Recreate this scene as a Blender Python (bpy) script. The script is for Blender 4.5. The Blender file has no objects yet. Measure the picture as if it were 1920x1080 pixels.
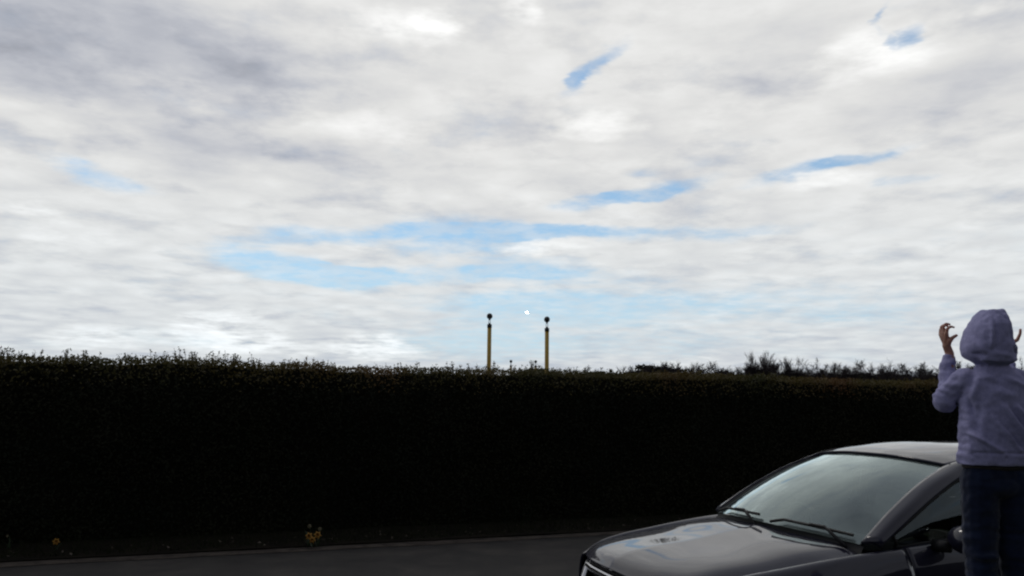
import bpy, bmesh, math, random
import numpy as np
from mathutils import Vector, Matrix, noise

R = math.radians
rng = random.Random(7)
S = bpy.context.scene
COL = S.collection

# ------------------------------------------------------------------ camera
cam_d = bpy.data.cameras.new('camera')
cam = bpy.data.objects.new('camera', cam_d); COL.objects.link(cam)
cam_d.sensor_width = 36.0
cam_d.lens = 36.0 * 1500 / 1920
cam_d.clip_start = 0.05
cam_d.clip_end = 20000
cam.matrix_world = (Matrix.Translation((0, 0, 1.713)) @ Matrix.Rotation(R(90 + 8.38), 4, 'X')
                    @ Matrix.Rotation(R(0.6), 4, 'Z'))
S.camera = cam
S.view_settings.view_transform = 'Standard'
S.view_settings.look = 'None'
S.view_settings.exposure = 0.0
S.view_settings.gamma = 1.0
S.view_settings.use_curve_mapping = False
S.cycles.filter_width = 2.2

# ------------------------------------------------------------------ sky
SUN_EL, SUN_AZ = 60.0, -38.0            # degrees; azimuth from +Y towards +X
W = bpy.data.worlds.new('World'); S.world = W
W.use_nodes = True
WT = W.node_tree; WT.nodes.clear()
def wn(t, **k):
    n = WT.nodes.new(t)
    for a, v in k.items(): setattr(n, a, v)
    return n
def put(sock, v):
    if hasattr(v, 'links') or isinstance(v, bpy.types.NodeSocket): WT.links.new(v, sock)
    else: sock.default_value = v
def M(op, a, b=0.0, c=None, clamp=False):
    n = wn('ShaderNodeMath', operation=op, use_clamp=clamp)
    put(n.inputs[0], a); put(n.inputs[1], b)
    if c is not None: put(n.inputs[2], c)
    return n.outputs[0]
def V(op, a, b=None, out=0, scale=None):
    n = wn('ShaderNodeVectorMath', operation=op)
    put(n.inputs[0], a)
    if b is not None: put(n.inputs[1], b)
    if scale is not None: put(n.inputs['Scale'], scale)
    return n.outputs[out]
def NZ(vec, scale, detail=4, rough=0.55, col=False):
    n = wn('ShaderNodeTexNoise')
    put(n.inputs['Vector'], vec); n.inputs['Scale'].default_value = scale
    n.inputs['Detail'].default_value = detail; n.inputs['Roughness'].default_value = rough
    return n.outputs['Color' if col else 'Fac']
def SS(x, lo, hi, a=0.0, b=1.0):
    n = wn('ShaderNodeMapRange', interpolation_type='SMOOTHSTEP')
    put(n.inputs[0], x)
    for i, v in enumerate((lo, hi, a, b)): n.inputs[i + 1].default_value = v
    return n.outputs[0]
def CMB(x, y, z=0.0):
    n = wn('ShaderNodeCombineXYZ'); put(n.inputs[0], x); put(n.inputs[1], y); put(n.inputs[2], z)
    return n.outputs[0]
def MIX(f, a, b):
    n = wn('ShaderNodeMix', data_type='RGBA')
    put(n.inputs[0], f); put(n.inputs[6], a); put(n.inputs[7], b)
    return n.outputs[2]
# openings, bright heads and grey bases of the cloud deck: (azimuth, elevation, radius, radius, turn, strength), degrees
GAPS = [(5.64, 23.55, 2.47, 0.53, 35, 1.2), (4.64, 22.93, 0.8, 0.43, 0, 0.5), (27.14, 23.5, 1.09, 0.38, 25, 1.3), (25.97, 24.67, 0.29, 1.01, 0, 0.8), (27.58, 25.27, 1.44, 0.28, 10, 0.6), (22.07, 16.2, 4.07, 0.42, 9, 1.25), (23.76, 16.37, 1.65, 0.27, 0, 0.4), (26.75, 14.53, 1.57, 0.37, 3, 1.1), (10.62, 15.19, 2.85, 0.52, 8, 1.3), (7.93, 14.94, 2.31, 0.34, 0, 0.8), (4.83, 14.2, 1.75, 0.45, 5, 1.1), (9.11, 16.5, 1.0, 0.3, 0, 0.8), (14.23, 17.03, 1.86, 0.33, 0, 0.5), (-4.13, 12.12, 4.46, 1.06, 0, 1.15), (0.74, 12.43, 5.07, 0.42, 0, 1), (-14.16, 11.58, 4.77, 0.52, 5, 1), (-15.68, 9.27, 3.95, 0.66, -8, 1.1), (-12.2, 8.96, 2.96, 0.45, 0, 0.9), (11.5, 12.15, 8.23, 0.45, 0, 1), (-5.41, 9.24, 9.98, 0.46, 0, 0.7), (0.95, 9.92, 2.91, 0.5, 0, 0.9), (-28.12, 14.23, 2.61, 0.47, -10, 1.2), (29.13, 10.71, 2.38, 0.37, 0, 0.6), (24.1, 10.18, 1.46, 0.31, 0, 0.5), (20.11, 10.7, 1.88, 0.32, 0, 0.5), (14.34, 7.34, 11.92, 0.96, 0, 0.75), (-20.45, 4.18, 2.69, 0.46, 0, 0.6), (-3.77, 3.95, 4.94, 1.44, 0, 0.75), (6.89, 4.42, 8.66, 1.06, 0, 0.65), (26.4, 5.72, 4.61, 0.68, 0, 0.5), (1.55, 6.87, 5.76, 0.76, 0, 0.45), (-5.4, 8.67, 16.09, 1.71, 0, 0.5), (11.01, 5.72, 15.51, 1.31, 0, 0.4)]
BRIGHT = [(-8.86, 26.19, 4.36, 1.09, 0, 1), (-5.27, 26.6, 2.01, 0.89, 0, 0.7), (0.79, 27.68, 1.83, 1.15, 0, 1), (25.45, 22.81, 3.29, 1.55, 0, 0.8), (32.46, 24.15, 3.18, 0.54, 0, 0.7), (-10.35, 19.29, 4.62, 1.08, 0, 0.6), (1.53, 11.22, 5.83, 0.65, 0, 0.7), (22.36, 15.29, 3.03, 0.52, 0, 0.7), (-29.45, 10.2, 3.85, 0.56, 0, 0.55), (-31.62, 11.59, 2.56, 0.39, 0, 0.5), (-9.23, 3.96, 2.79, 1.05, 0, 1.5), (-19.46, 4.65, 4.09, 1.36, 0, 1.2), (-14.87, 3.71, 4.28, 0.73, 0, 0.8), (-27.47, 4.05, 3.02, 0.88, 0, 0.9), (5.63, 19.73, 3.15, 1.02, 0, 0.6), (12.79, 3.03, 2.53, 0.44, 0, 0.8), (0.3, 17.1, 2.76, 0.52, 0, 0.4), (-23.22, 20.38, 1.36, 0.47, 0, 0.5), (-16.83, 20.51, 3.3, 0.84, 0, 0.4), (-12.28, 10.87, 3.34, 0.52, 0, 0.5), (13.2, 20.77, 12.48, 4.25, 0, 0.25)]
DARK = [(-31.31, 21.19, 16.51, 8.05, -10, 0.35), (-2.52, 20.02, 35.77, 7.31, 0, 0.12), (-34.4, 22.94, 11.65, 3.54, 0, 0.7), (-24.12, 23.24, 7.76, 2.92, -15, 0.6), (-32.34, 19.55, 8.04, 1.49, 0, 0.5), (-17.32, 22.55, 9.54, 2.39, 0, 0.35), (-21.27, 17.19, 7.93, 1.73, 0, 0.4), (-12.18, 17.35, 6.06, 1.09, 0, 0.3), (19.89, 22.07, 5.32, 1.42, 0, 0.4), (31.27, 20.19, 4.98, 1.25, 0, 0.4), (28.41, 18.57, 7.39, 1.3, 0, 0.3), (-0.23, 28.01, 6.11, 0.47, 0, 0.3)]

tc = wn('ShaderNodeTexCoord').outputs['Generated']
dn = V('NORMALIZE', tc)
sp = wn('ShaderNodeSeparateXYZ'); put(sp.inputs[0], dn)
dx, dy, dz = sp.outputs
az = M('MULTIPLY', M('ARCTAN2', dx, dy), 180 / math.pi)
el = M('MULTIPLY', M('ARCSINE', dz), 180 / math.pi)
zz = M('ADD', M('MAXIMUM', dz, 0.0), 0.10)
deck = CMB(M('DIVIDE', dx, zz), M('DIVIDE', dy, zz))       # the cloud deck seen in perspective
big = NZ(deck, 0.9, 5, 0.55)
mid = NZ(deck, 2.6, 5, 0.6)
fine = NZ(deck, 8.0, 4, 0.6)
ae = CMB(az, el, 1.0)
st = NZ(CMB(M('MULTIPLY', az, 0.10), M('MULTIPLY', el, 0.42)), 1.0, 5, 0.6)
wv = V('SUBTRACT', NZ(CMB(M('MULTIPLY', az, 0.16), M('MULTIPLY', el, 0.5)), 1.0, 4, 0.6, True), (0.5, 0.5, 0.5))
aew = V('ADD', ae, V('MULTIPLY', wv, (5.0, 1.7, 0.0)))
def field(tab, grow=1.0, after=None):      # chained in groups, which keeps the node stack small
    acc = None; pt = aew
    if after is not None: pt = V('ADD', aew, M('MULTIPLY', after, 1e-6))
    for i, (u, v, ru, rv, rot, s) in enumerate(tab):
        c, n_, ru, rv = math.cos(R(rot)), math.sin(R(rot)), ru * grow, rv * grow
        if i and i % 12 == 0: pt = V('ADD', aew, M('MULTIPLY', acc, 1e-6))
        a = V('DOT_PRODUCT', pt, (c / ru, n_ / ru, -(c * u + n_ * v) / ru), 1)
        b = V('DOT_PRODUCT', pt, (-n_ / rv, c / rv, -(-n_ * u + c * v) / rv), 1)
        fall = M('SUBTRACT', 1.0, M('MULTIPLY_ADD', a, a, M('MULTIPLY', b, b)), clamp=True)
        acc = M('MULTIPLY', fall, s) if acc is None else M('MULTIPLY_ADD', fall, s, acc)
    return acc
gap = field(GAPS, 1.9)
gap = M('MULTIPLY', gap, gap)
bright = field(BRIGHT, 1.35, gap)
dark = field(DARK, 1.25, bright)
det = M('ADD', M('MULTIPLY', M('SUBTRACT', mid, 0.5), 0.9), M('MULTIPLY', M('SUBTRACT', fine, 0.5), 0.6))
det = M('ADD', det, M('MULTIPLY', M('SUBTRACT', st, 0.5), 0.7))
gapm = SS(M('SUBTRACT', gap, M('MULTIPLY', det, 1.5)), 0.04, 1.95)
gapm = M('ADD', gapm, M('MULTIPLY', SS(st, 0.52, 0.80), SS(el, 16.0, 2.0, 0.0, 0.45)), clamp=True)
gapm = M('MULTIPLY', gapm, SS(fine, 0.30, 0.62, 1.0, 0.60))
in_front = SS(dy, -0.35, 0.55)                       # thin lit cloud towards the sun, thick cloud away from it
over = SS(dz, 0.62, 0.9)
# openings elsewhere in the deck
gapm = M('MAXIMUM', gapm, M('MULTIPLY', SS(M('MULTIPLY', big, M('SUBTRACT', 1.0, in_front)), 0.60, 0.72), 0.5))
puff = M('SUBTRACT', 0.5, M('ABSOLUTE', M('SUBTRACT', mid, 0.5)))        # rounded heads
lum = M('ADD', 0.755, M('MULTIPLY', M('SUBTRACT', mid, 0.5), 0.26))
lum = M('ADD', lum, M('MULTIPLY', M('SUBTRACT', puff, 0.42), 0.50))
vo = wn('ShaderNodeTexVoronoi'); vo.inputs['Scale'].default_value = 5.5       # rounded heads of the single clouds
put(vo.inputs['Vector'], V('ADD', deck, V('SCALE', wv, scale=0.16)))
lum = M('ADD', lum, M('MULTIPLY', M('SUBTRACT', 0.42, vo.outputs['Distance']), 0.14))
lum = M('ADD', lum, M('MULTIPLY', M('SUBTRACT', fine, 0.5), 0.09))
lum = M('ADD', lum, M('MULTIPLY', M('SUBTRACT', st, 0.5), 0.16))
lum = M('ADD', lum, M('MULTIPLY', M('SUBTRACT', big, 0.5), 0.16))
lum = M('ADD', lum, M('MULTIPLY', SS(M('MULTIPLY', bright, M('ADD', 0.55, M('MULTIPLY', det, 1.6))), 0.0, 0.95), 0.32))
lum = M('SUBTRACT', lum, M('MULTIPLY', SS(M('MULTIPLY', dark, M('SUBTRACT', 0.8, M('MULTIPLY', det, 0.8))), -0.1, 1.1), 0.24))
lum = M('MULTIPLY', lum, SS(el, 0.0, 9.0, 0.86, 1.0))
lum = M('MULTIPLY', lum, M('ADD', 0.38, M('MULTIPLY', in_front, 0.62)))
lum = M('MULTIPLY', lum, M('SUBTRACT', 1.0, M('MULTIPLY', over, 0.35)))
lum = M('MAXIMUM', lum, 0.05)
# cool grey when thick, warm white when thin
tint = MIX(SS(lum, 0.42, 0.78), (0.93, 0.97, 1.09, 1), (1.0, 1.0, 0.99, 1))
tint = V('MULTIPLY', tint, MIX(SS(el, 2.0, 20.0), (0.955, 1.0, 1.035, 1), (1.0, 1.0, 1.0, 1)))
clouds = V('SCALE', tint, scale=M('MULTIPLY', lum, 10.0))
sky = wn('ShaderNodeTexSky', sky_type='NISHITA')
sky.sun_disc = False
sky.sun_elevation = R(SUN_EL); sky.sun_rotation = R(SUN_AZ)
sky.air_density = 1.0; sky.dust_density = 0.6; sky.ozone_density = 1.6
SKYTINT = (0.90, 1.18, 1.24)       # the phone's white balance for open sky
blue = V('MULTIPLY', sky.outputs[0], SKYTINT)
veil = MIX(SS(el, 2.0, 14.0, 0.8, 0.18), blue, V('SCALE', (0.56, 0.70, 0.82), scale=10.0))
skyc = MIX(M('MULTIPLY', gapm, 0.95), clouds, veil)
bg = wn('ShaderNodeBackground'); put(bg.inputs['Color'], skyc); bg.inputs['Strength'].default_value = 0.1
wo = wn('ShaderNodeOutputWorld'); WT.links.new(bg.outputs[0], wo.inputs['Surface'])
S.cycles.max_bounces = 6; S.cycles.diffuse_bounces = 2; S.cycles.glossy_bounces = 3; S.cycles.transparent_max_bounces = 12
W.cycles.sampling_method = 'MANUAL'; W.cycles.sample_map_resolution = 512

sun_d = bpy.data.lights.new('sun', 'SUN'); sun = bpy.data.objects.new('sun', sun_d); COL.objects.link(sun)
sun_d.energy = 0.5; sun_d.angle = R(14); sun_d.color = (1.0, 0.95, 0.87)
sd = Vector((math.sin(R(SUN_AZ)) * math.cos(R(SUN_EL)), math.cos(R(SUN_AZ)) * math.cos(R(SUN_EL)), math.sin(R(SUN_EL))))
sun.rotation_euler = (-sd).to_track_quat('-Z', 'Y').to_euler()

# ------------------------------------------------------------------ helpers
def mat(name, base=(0.5, 0.5, 0.5), rough=0.7, metal=0.0, coat=0.0, spec=0.5, ramp=None, scale=8.0, detail=6,
        bump=0.0, bscale=None, emit=None, estr=0.0, coat_rough=0.03, sheen=0.0):
    m = bpy.data.materials.new(name); m.use_nodes = True
    t = m.node_tree; p = t.nodes['Principled BSDF']
    p.inputs['Base Color'].default_value = (*base, 1)
    p.inputs['Roughness'].default_value = rough; p.inputs['Metallic'].default_value = metal
    p.inputs['Coat Weight'].default_value = coat; p.inputs['Coat Roughness'].default_value = coat_rough
    p.inputs['Specular IOR Level'].default_value = spec
    p.inputs['Sheen Weight'].default_value = sheen
    if emit:
        p.inputs['Emission Color'].default_value = (*emit, 1); p.inputs['Emission Strength'].default_value = estr
    if ramp or bump:
        tcn = t.nodes.new('ShaderNodeTexCoord')
    if ramp:
        n = t.nodes.new('ShaderNodeTexNoise'); n.inputs['Scale'].default_value = scale; n.inputs['Detail'].default_value = detail
        n.inputs['Roughness'].default_value = 0.65
        t.links.new(tcn.outputs['Object'], n.inputs['Vector'])
        r = t.nodes.new('ShaderNodeValToRGB'); t.links.new(n.outputs['Fac'], r.inputs[0])
        while len(r.color_ramp.elements) < len(ramp): r.color_ramp.elements.new(0.5)
        for e, (pos, c) in zip(r.color_ramp.elements, ramp): e.position = pos; e.color = (*c, 1)
        t.links.new(r.outputs[0], p.inputs['Base Color'])
    if bump:
        n = t.nodes.new('ShaderNodeTexNoise'); n.inputs['Scale'].default_value = bscale or scale * 4; n.inputs['Detail'].default_value = 5
        t.links.new(tcn.outputs['Object'], n.inputs['Vector'])
        b = t.nodes.new('ShaderNodeBump'); b.inputs['Distance'].default_value = bump; b.inputs['Strength'].default_value = 1.0
        t.links.new(n.outputs['Fac'], b.inputs['Height']); t.links.new(b.outputs[0], p.inputs['Normal'])
    return m

def link(name, me, material=None, parent=None, smooth=False, **props):
    o = bpy.data.objects.new(name, me); COL.objects.link(o)
    if material is not None and not me.materials: me.materials.append(material)
    if parent is not None: o.parent = parent
    if smooth and len(me.polygons): me.polygons.foreach_set('use_smooth', [True] * len(me.polygons))
    for k, v in props.items(): o[k] = v
    return o

def empty(name, loc, rz=0.0, **props):
    o = bpy.data.objects.new(name, None); COL.objects.link(o)
    o.location = loc; o.rotation_euler = (0, 0, rz); o.empty_display_size = 0.2
    for k, v in props.items(): o[k] = v
    return o

class MB:
    """Collects shapes and links them as one mesh."""
    def __init__(s): s.v = []; s.f = []
    def add(s, vs, fs):
        n = len(s.v); s.v += [tuple(v) for v in vs]; s.f += [tuple(i + n for i in f) for f in fs]; return s
    def box(s, c, d, rot=None):
        c = Vector(c); hx, hy, hz = d[0] / 2, d[1] / 2, d[2] / 2
        vs = [Vector((x, y, z)) for x in (-hx, hx) for y in (-hy, hy) for z in (-hz, hz)]
        if rot is not None: vs = [rot @ v for v in vs]
        return s.add([c + v for v in vs], [(0, 1, 3, 2), (4, 6, 7, 5), (0, 4, 5, 1), (2, 3, 7, 6), (0, 2, 6, 4), (1, 5, 7, 3)])
    def tube(s, pts, rad, n=8, cap=True, squash=None):
        pts = [Vector(p) for p in pts]
        if not hasattr(rad, '__len__'): rad = [rad] * len(pts)
        rings = []; ref = None
        for i, p in enumerate(pts):
            t = (pts[min(i + 1, len(pts) - 1)] - pts[max(i - 1, 0)]).normalized()
            if ref is None: ref = Vector((0, 0, 1)) if abs(t.z) < 0.9 else Vector((1, 0, 0))
            u = (ref - t * ref.dot(t)).normalized(); w = t.cross(u); ref = u
            rings.append([p + (u * math.cos(a) + w * math.sin(a)) * rad[i] for a in (2 * math.pi * k / n for k in range(n))])
        vs = [v for r in rings for v in r]; fs = []
        for i in range(len(pts) - 1):
            for k in range(n):
                a, b = i * n + k, i * n + (k + 1) % n
                fs.append((a, b, b + n, a + n))
        if cap: fs.append(tuple(range(n))[::-1]); fs.append(tuple(range(len(vs) - n, len(vs))))
        return s.add(vs, fs)
    def ball(s, c, r, seg=12, rings=8, rot=None):
        if not hasattr(r, '__len__'): r = (r, r, r)
        vs = []; fs = []; c = Vector(c)
        for i in range(1, rings):
            th = math.pi * i / rings
            for k in range(seg):
                ph = 2 * math.pi * k / seg
                v = Vector((r[0] * math.sin(th) * math.cos(ph), r[1] * math.sin(th) * math.sin(ph), r[2] * math.cos(th)))
                vs.append(c + (rot @ v if rot is not None else v))
        for q in ((0, 0, r[2]), (0, 0, -r[2])):
            v = Vector(q); vs.append(c + (rot @ v if rot is not None else v))
        t, b = len(vs) - 2, len(vs) - 1
        for i in range(rings - 2):
            for k in range(seg):
                k2 = (k + 1) % seg
                fs.append((i * seg + k, (i + 1) * seg + k, (i + 1) * seg + k2, i * seg + k2))
        for k in range(seg):
            k2 = (k + 1) % seg
            fs.append((t, k, k2)); fs.append((b, (rings - 2) * seg + k2, (rings - 2) * seg + k))
        return s.add(vs, fs)
    def cone(s, a, b, r1, r2, n=12):                       # capsule-like tapered limb with ball ends
        s.tube([a, b], [r1, r2], n); s.ball(a, r1, n, 8); s.ball(b, r2, n, 8); return s
    def grid(s, P):                                        # P: (n, m, 3)
        n, m = P.shape[:2]
        return s.add(P.reshape(-1, 3).tolist(), [(i * m + j, i * m + j + 1, (i + 1) * m + j + 1, (i + 1) * m + j)
                     for i in range(n - 1) for j in range(m - 1)])
    def loft(s, secs, n=36, steps=40, power=2.0):          # (x, y, z, rx, ry) rings, smoothly joined and capped
        A = np.array(secs, float); z = np.linspace(0, len(A) - 1, steps); B = herm(np.arange(len(A)), A, z); k0 = len(s.v)
        for x, y, zz__, rx, ry in B:
            for k in range(n):
                a = 2 * math.pi * k / n; c, d = math.cos(a), math.sin(a)
                c = math.copysign(abs(c) ** (2 / power), c); d = math.copysign(abs(d) ** (2 / power), d)
                s.v.append((x + rx * c, y + ry * d, zz__))
        for i in range(steps - 1):
            for k in range(n): s.f.append((k0 + i * n + k, k0 + i * n + (k + 1) % n, k0 + (i + 1) * n + (k + 1) % n, k0 + (i + 1) * n + k))
        s.f.append(tuple(range(k0, k0 + n))[::-1]); s.f.append(tuple(range(k0 + (steps - 1) * n, k0 + steps * n)))
        return s
    def mesh(s, name):
        me = bpy.data.meshes.new(name); me.from_pydata(s.v, [], s.f); me.update(); return me
    def build(s, name, material, parent=None, smooth=False, **props):
        return link(name, s.mesh(name), material, parent, smooth, **props)

def soup(name, verts, k, material, parent=None, **props):
    """verts: (n, k, 3) array of separate k-gons -> one mesh, quickly."""
    n = len(verts); me = bpy.data.meshes.new(name)
    me.vertices.add(n * k); me.vertices.foreach_set('co', verts.astype(np.float32).ravel())
    me.loops.add(n * k); me.loops.foreach_set('vertex_index', np.arange(n * k, dtype=np.int32))
    me.polygons.add(n); me.polygons.foreach_set('loop_start', np.arange(0, n * k, k, dtype=np.int32))
    me.polygons.foreach_set('loop_total', np.full(n, k, dtype=np.int32))
    me.update(calc_edges=True)
    return link(name, me, material, parent, **props)

NR = np.random.RandomState(11)
def unit(a): return a / np.maximum(np.linalg.norm(a, axis=-1, keepdims=True), 1e-9)
def leaves(cent, size, nrm=None, aspect=0.55, spread=1.0):
    """diamond leaves at the points, turned about a preferred normal"""
    n = len(cent); size = np.broadcast_to(size, (n,))[:, None]
    nn = NR.normal(size=(n, 3)) * spread
    if nrm is not None: nn = nn + nrm
    nn = unit(nn); a = unit(np.cross(nn, NR.normal(size=(n, 3)))); b = np.cross(nn, a)
    return np.stack([cent - a * size, cent + b * size * aspect, cent + a * size, cent - b * size * aspect], 1)

def herm(xs, ys, x):
    """smooth interpolation of rows ys (len(xs), d) at x"""
    xs = np.asarray(xs, float); ys = np.asarray(ys, float); x = np.asarray(x, float)
    sgn = 1 if xs[-1] > xs[0] else -1
    X = xs * sgn; q = np.clip(x * sgn, X[0], X[-1])
    d = np.diff(ys, axis=0) / np.diff(X)[:, None]
    m = np.zeros_like(ys); m[1:-1] = (d[1:] + d[:-1]) / 2; m[0] = d[0]; m[-1] = d[-1]
    for k in range(1, len(m) - 1):                      # tame overshoot
        bad = d[k] * d[k - 1] <= 0; m[k][bad] = 0
    i = np.clip(np.searchsorted(X, q, 'right') - 1, 0, len(X) - 2)
    h = (X[i + 1] - X[i])[:, None]; t = ((q - X[i]) / (X[i + 1] - X[i]))[:, None]
    return ((2 * t**3 - 3 * t**2 + 1) * ys[i] + (t**3 - 2 * t**2 + t) * h * m[i] + (-2 * t**3 + 3 * t**2) * ys[i + 1] + (t**3 - t**2) * h * m[i + 1])

# ------------------------------------------------------------------ ground, road, verge
RA = R(20.8)                                         # the road runs this way
T = Vector((math.cos(RA), math.sin(RA), 0)); N = Vector((-math.sin(RA), math.cos(RA), 0))
P0 = Vector((-5.439, 8.892, 0))                      # a point on the far edge of the road
def RP(t, n, z=0.0):
    v = P0 + T * t + N * n; return Vector((v.x, v.y, z))

M_field = mat('field_grass', ramp=[(0.3, (0.020, 0.032, 0.010)), (0.7, (0.045, 0.060, 0.020))], scale=0.6, rough=0.9, bump=0.02)
M_asph = mat('asphalt', ramp=[(0.32, (0.011, 0.011, 0.012)), (0.50, (0.020, 0.019, 0.019)), (0.68, (0.034, 0.031, 0.029))], scale=1.6, rough=0.85,
             detail=12, bump=0.006, bscale=90, spec=0.25)
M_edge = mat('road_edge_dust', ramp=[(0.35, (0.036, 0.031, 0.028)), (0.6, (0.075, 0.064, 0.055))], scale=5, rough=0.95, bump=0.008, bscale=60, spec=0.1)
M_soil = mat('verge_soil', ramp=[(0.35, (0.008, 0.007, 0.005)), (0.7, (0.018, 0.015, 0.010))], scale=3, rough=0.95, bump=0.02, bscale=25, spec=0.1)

b = MB(); g = np.zeros((41, 41, 3)); ax = np.sign(np.linspace(-1, 1, 41)) * np.abs(np.linspace(-1, 1, 41)) ** 3 * 6000
g[..., 0] = ax[None, :]; g[..., 1] = ax[:, None]; g[..., 2] = -0.02
b.grid(g); b.build('ground', M_field, kind='structure')

def strip(name, n0, n1, z, m, t0=-60, t1=300, wob0=0.0, wob1=0.0, step=0.25, dome=0.0):
    ts = np.concatenate([np.linspace(t0, -10, 12)[:-1], np.arange(-10, 30, step), np.linspace(30, t1, 20)])
    P = np.zeros((len(ts), 5, 3))
    for i, t in enumerate(ts):
        a = n0 + wob0 * (noise.noise((t * 0.9, n0, 3)) + 0.6 * noise.noise((t * 3.7, n0, 9)))
        c = n1 + wob1 * (noise.noise((t * 0.9, n1, 5)) + 0.6 * noise.noise((t * 3.7, n1, 1)))
        for j in range(5):
            n = a + (c - a) * j / 4
            v = RP(t, n); P[i, j] = (v.x, v.y, z + dome * (1 - (j / 2 - 1) ** 2))
    q = MB(); q.grid(P); return q.build(name, m, kind='structure', smooth=True)
strip('road', -6.6, 0.0, -0.004, M_asph, dome=0.03)
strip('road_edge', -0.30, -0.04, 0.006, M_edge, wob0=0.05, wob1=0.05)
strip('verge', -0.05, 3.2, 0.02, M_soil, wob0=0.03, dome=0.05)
strip('near_verge', -11.0, -6.55, 0.01, M_field, wob1=0.05, dome=0.04)

# ------------------------------------------------------------------ hedge
M_core = mat('hedge_twigs', (0.009, 0.009, 0.006), 1.0, spec=0.0)
M_leaf = mat('hedge_leaf', ramp=[(0.30, (0.008, 0.011, 0.007)), (0.5, (0.016, 0.019, 0.010)), (0.72, (0.028, 0.027, 0.014))], scale=0.8, rough=0.75, spec=0.12)
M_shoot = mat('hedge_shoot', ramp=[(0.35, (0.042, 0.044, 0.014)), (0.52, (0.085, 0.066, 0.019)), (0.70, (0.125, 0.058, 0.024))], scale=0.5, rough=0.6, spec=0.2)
for m in (M_leaf, M_shoot):                          # a little light comes through young leaves
    t_ = m.node_tree; p_ = t_.nodes['Principled BSDF']
    tr_ = t_.nodes.new('ShaderNodeBsdfTranslucent'); mx_ = t_.nodes.new('ShaderNodeMixShader'); mx_.inputs[0].default_value = 0.3
    src = p_.inputs['Base Color'].links[0].from_socket
    t_.links.new(src, tr_.inputs['Color']); t_.links.new(p_.outputs[0], mx_.inputs[1]); t_.links.new(tr_.outputs[0], mx_.inputs[2])
    t_.links.new(mx_.outputs[0], t_.nodes['Material Output'].inputs['Surface'])
HT0, HT1, HN0, HN1 = -9.0, 40.0, 0.80, 2.30
hedge = empty('hedge', RP(8, 1.5), label='long tall clipped dark green hedge running along the far side of the road', category='hedge')
def hloc(t, n, z):                                   # world position minus the hedge's own origin
    v = RP(t, n); return Vector((v.x - hedge.location.x, v.y - hedge.location.y, z))
def top(t): return 2.225 + 0.05 * noise.noise((t * 0.35, 0, 0)) + 0.06 * noise.noise((t * 1.7, 4, 0)) + 0.03 * noise.noise((t * 5.5, 4, 0))
def face(t, z): return HN0 + 0.10 * noise.noise((t * 0.8, z * 0.9, 2)) + 0.05 * noise.noise((t * 3.1, z * 3, 7)) + 0.06 * max(0, z - 1.7)
# core
ts = np.linspace(HT0, HT1, 160); prof = []
P = np.zeros((len(ts), 12, 3))
for i, t in enumerate(ts):
    h = top(t) - 0.05
    pr = [(face(t, z) + 0.10, z) for z in (0.0, 0.4, 0.8, 1.2, 1.6, h - 0.15)] + [(HN0 + 0.24, h), (HN1 - 0.25, h)] + [(HN1 - 0.12, z) for z in (h - 0.15, 1.4, 0.7, 0.0)]
    for j, (n, z) in enumerate(pr): P[i, j] = hloc(t, n, z)
q = MB(); q.grid(P); q.build('twig_mass', M_core, hedge)
# leaves over the face and the top
nf = 130000
t = HT0 + (HT1 - HT0) * NR.rand(nf) ** 1.25; z = NR.rand(nf) ** 0.9 * 2.25; c = np.zeros((nf, 3))
for i in range(nf):
    zt = top(t[i]); zz_ = min(z[i], zt)
    c[i] = hloc(t[i], face(t[i], zz_) + 0.10 * NR.rand() ** 1.5 - 0.02, zz_)
nrm = np.array([-N.x, -N.y, 0.5]) * -1 * -1
A = leaves(c, 0.012 + 0.016 * NR.rand(nf), nrm, spread=0.8)
young = NR.rand(nf) < np.clip((c[:, 2] - 1.86) / 0.30, 0, 1)          # young growth whose brighter olive also paints the sunlit top edge
soup('foliage', A[~young], 4, M_leaf, hedge, kind='stuff')
soup('sunlit_young_foliage', A[young], 4, M_shoot, hedge, kind='stuff')
nt = 80000
t = HT0 + (HT1 - HT0) * NR.rand(nt) ** 1.2; n = HN0 + (HN1 - HN0) * NR.rand(nt) ** 1.5; c = np.zeros((nt, 3))
for i in range(nt):
    c[i] = hloc(t[i], n[i], top(t[i]) - 0.12 * NR.rand() + 0.035)
A = leaves(c, 0.010 + 0.014 * NR.rand(nt), np.array([0, 0, 0.6]), spread=1.0)
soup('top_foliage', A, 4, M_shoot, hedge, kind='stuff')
# shoots that stand above the clipped top, thicker to the left
cc = []; stems = MB()
for i in range(2600):
    tt = HT0 + (HT1 - HT0) * rng.random() ** 1.2; nn = HN0 + 0.05 + 1.3 * rng.random()
    clump = 0.5 + noise.noise((tt * 1.3, 0.5, 8)) + 0.5 * noise.noise((tt * 4.5, 0.5, 8))
    if rng.random() > 0.35 + clump * 0.8: continue
    left = max(0.0, 1 - (tt + 1) / 9)
    hgt = rng.uniform(0.03, 0.09) + (0.09 * left + 0.03) * rng.random() ** 2 * (0.4 + clump)
    base = hloc(tt, nn, top(tt) - 0.05); lean = Vector((rng.gauss(0, 0.16), rng.gauss(0, 0.16), 1))
    tip = base + lean * (hgt + 0.05)
    stems.tube([base, tip], [0.004, 0.002], 3, cap=False)
    for k in range(int(5 + hgt * 60)):
        f = rng.random() ** 0.8
        cc.append(base.lerp(tip, f) + Vector((rng.gauss(0, 0.012), rng.gauss(0, 0.012), rng.gauss(0, 0.008))))
stems.build('shoot_stems', M_core, hedge, kind='stuff')
cc = np.array([tuple(v) for v in cc])
soup('shoot_leaves', leaves(cc, 0.010 + 0.010 * NR.rand(len(cc))), 4, M_shoot, hedge, kind='stuff')
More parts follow.
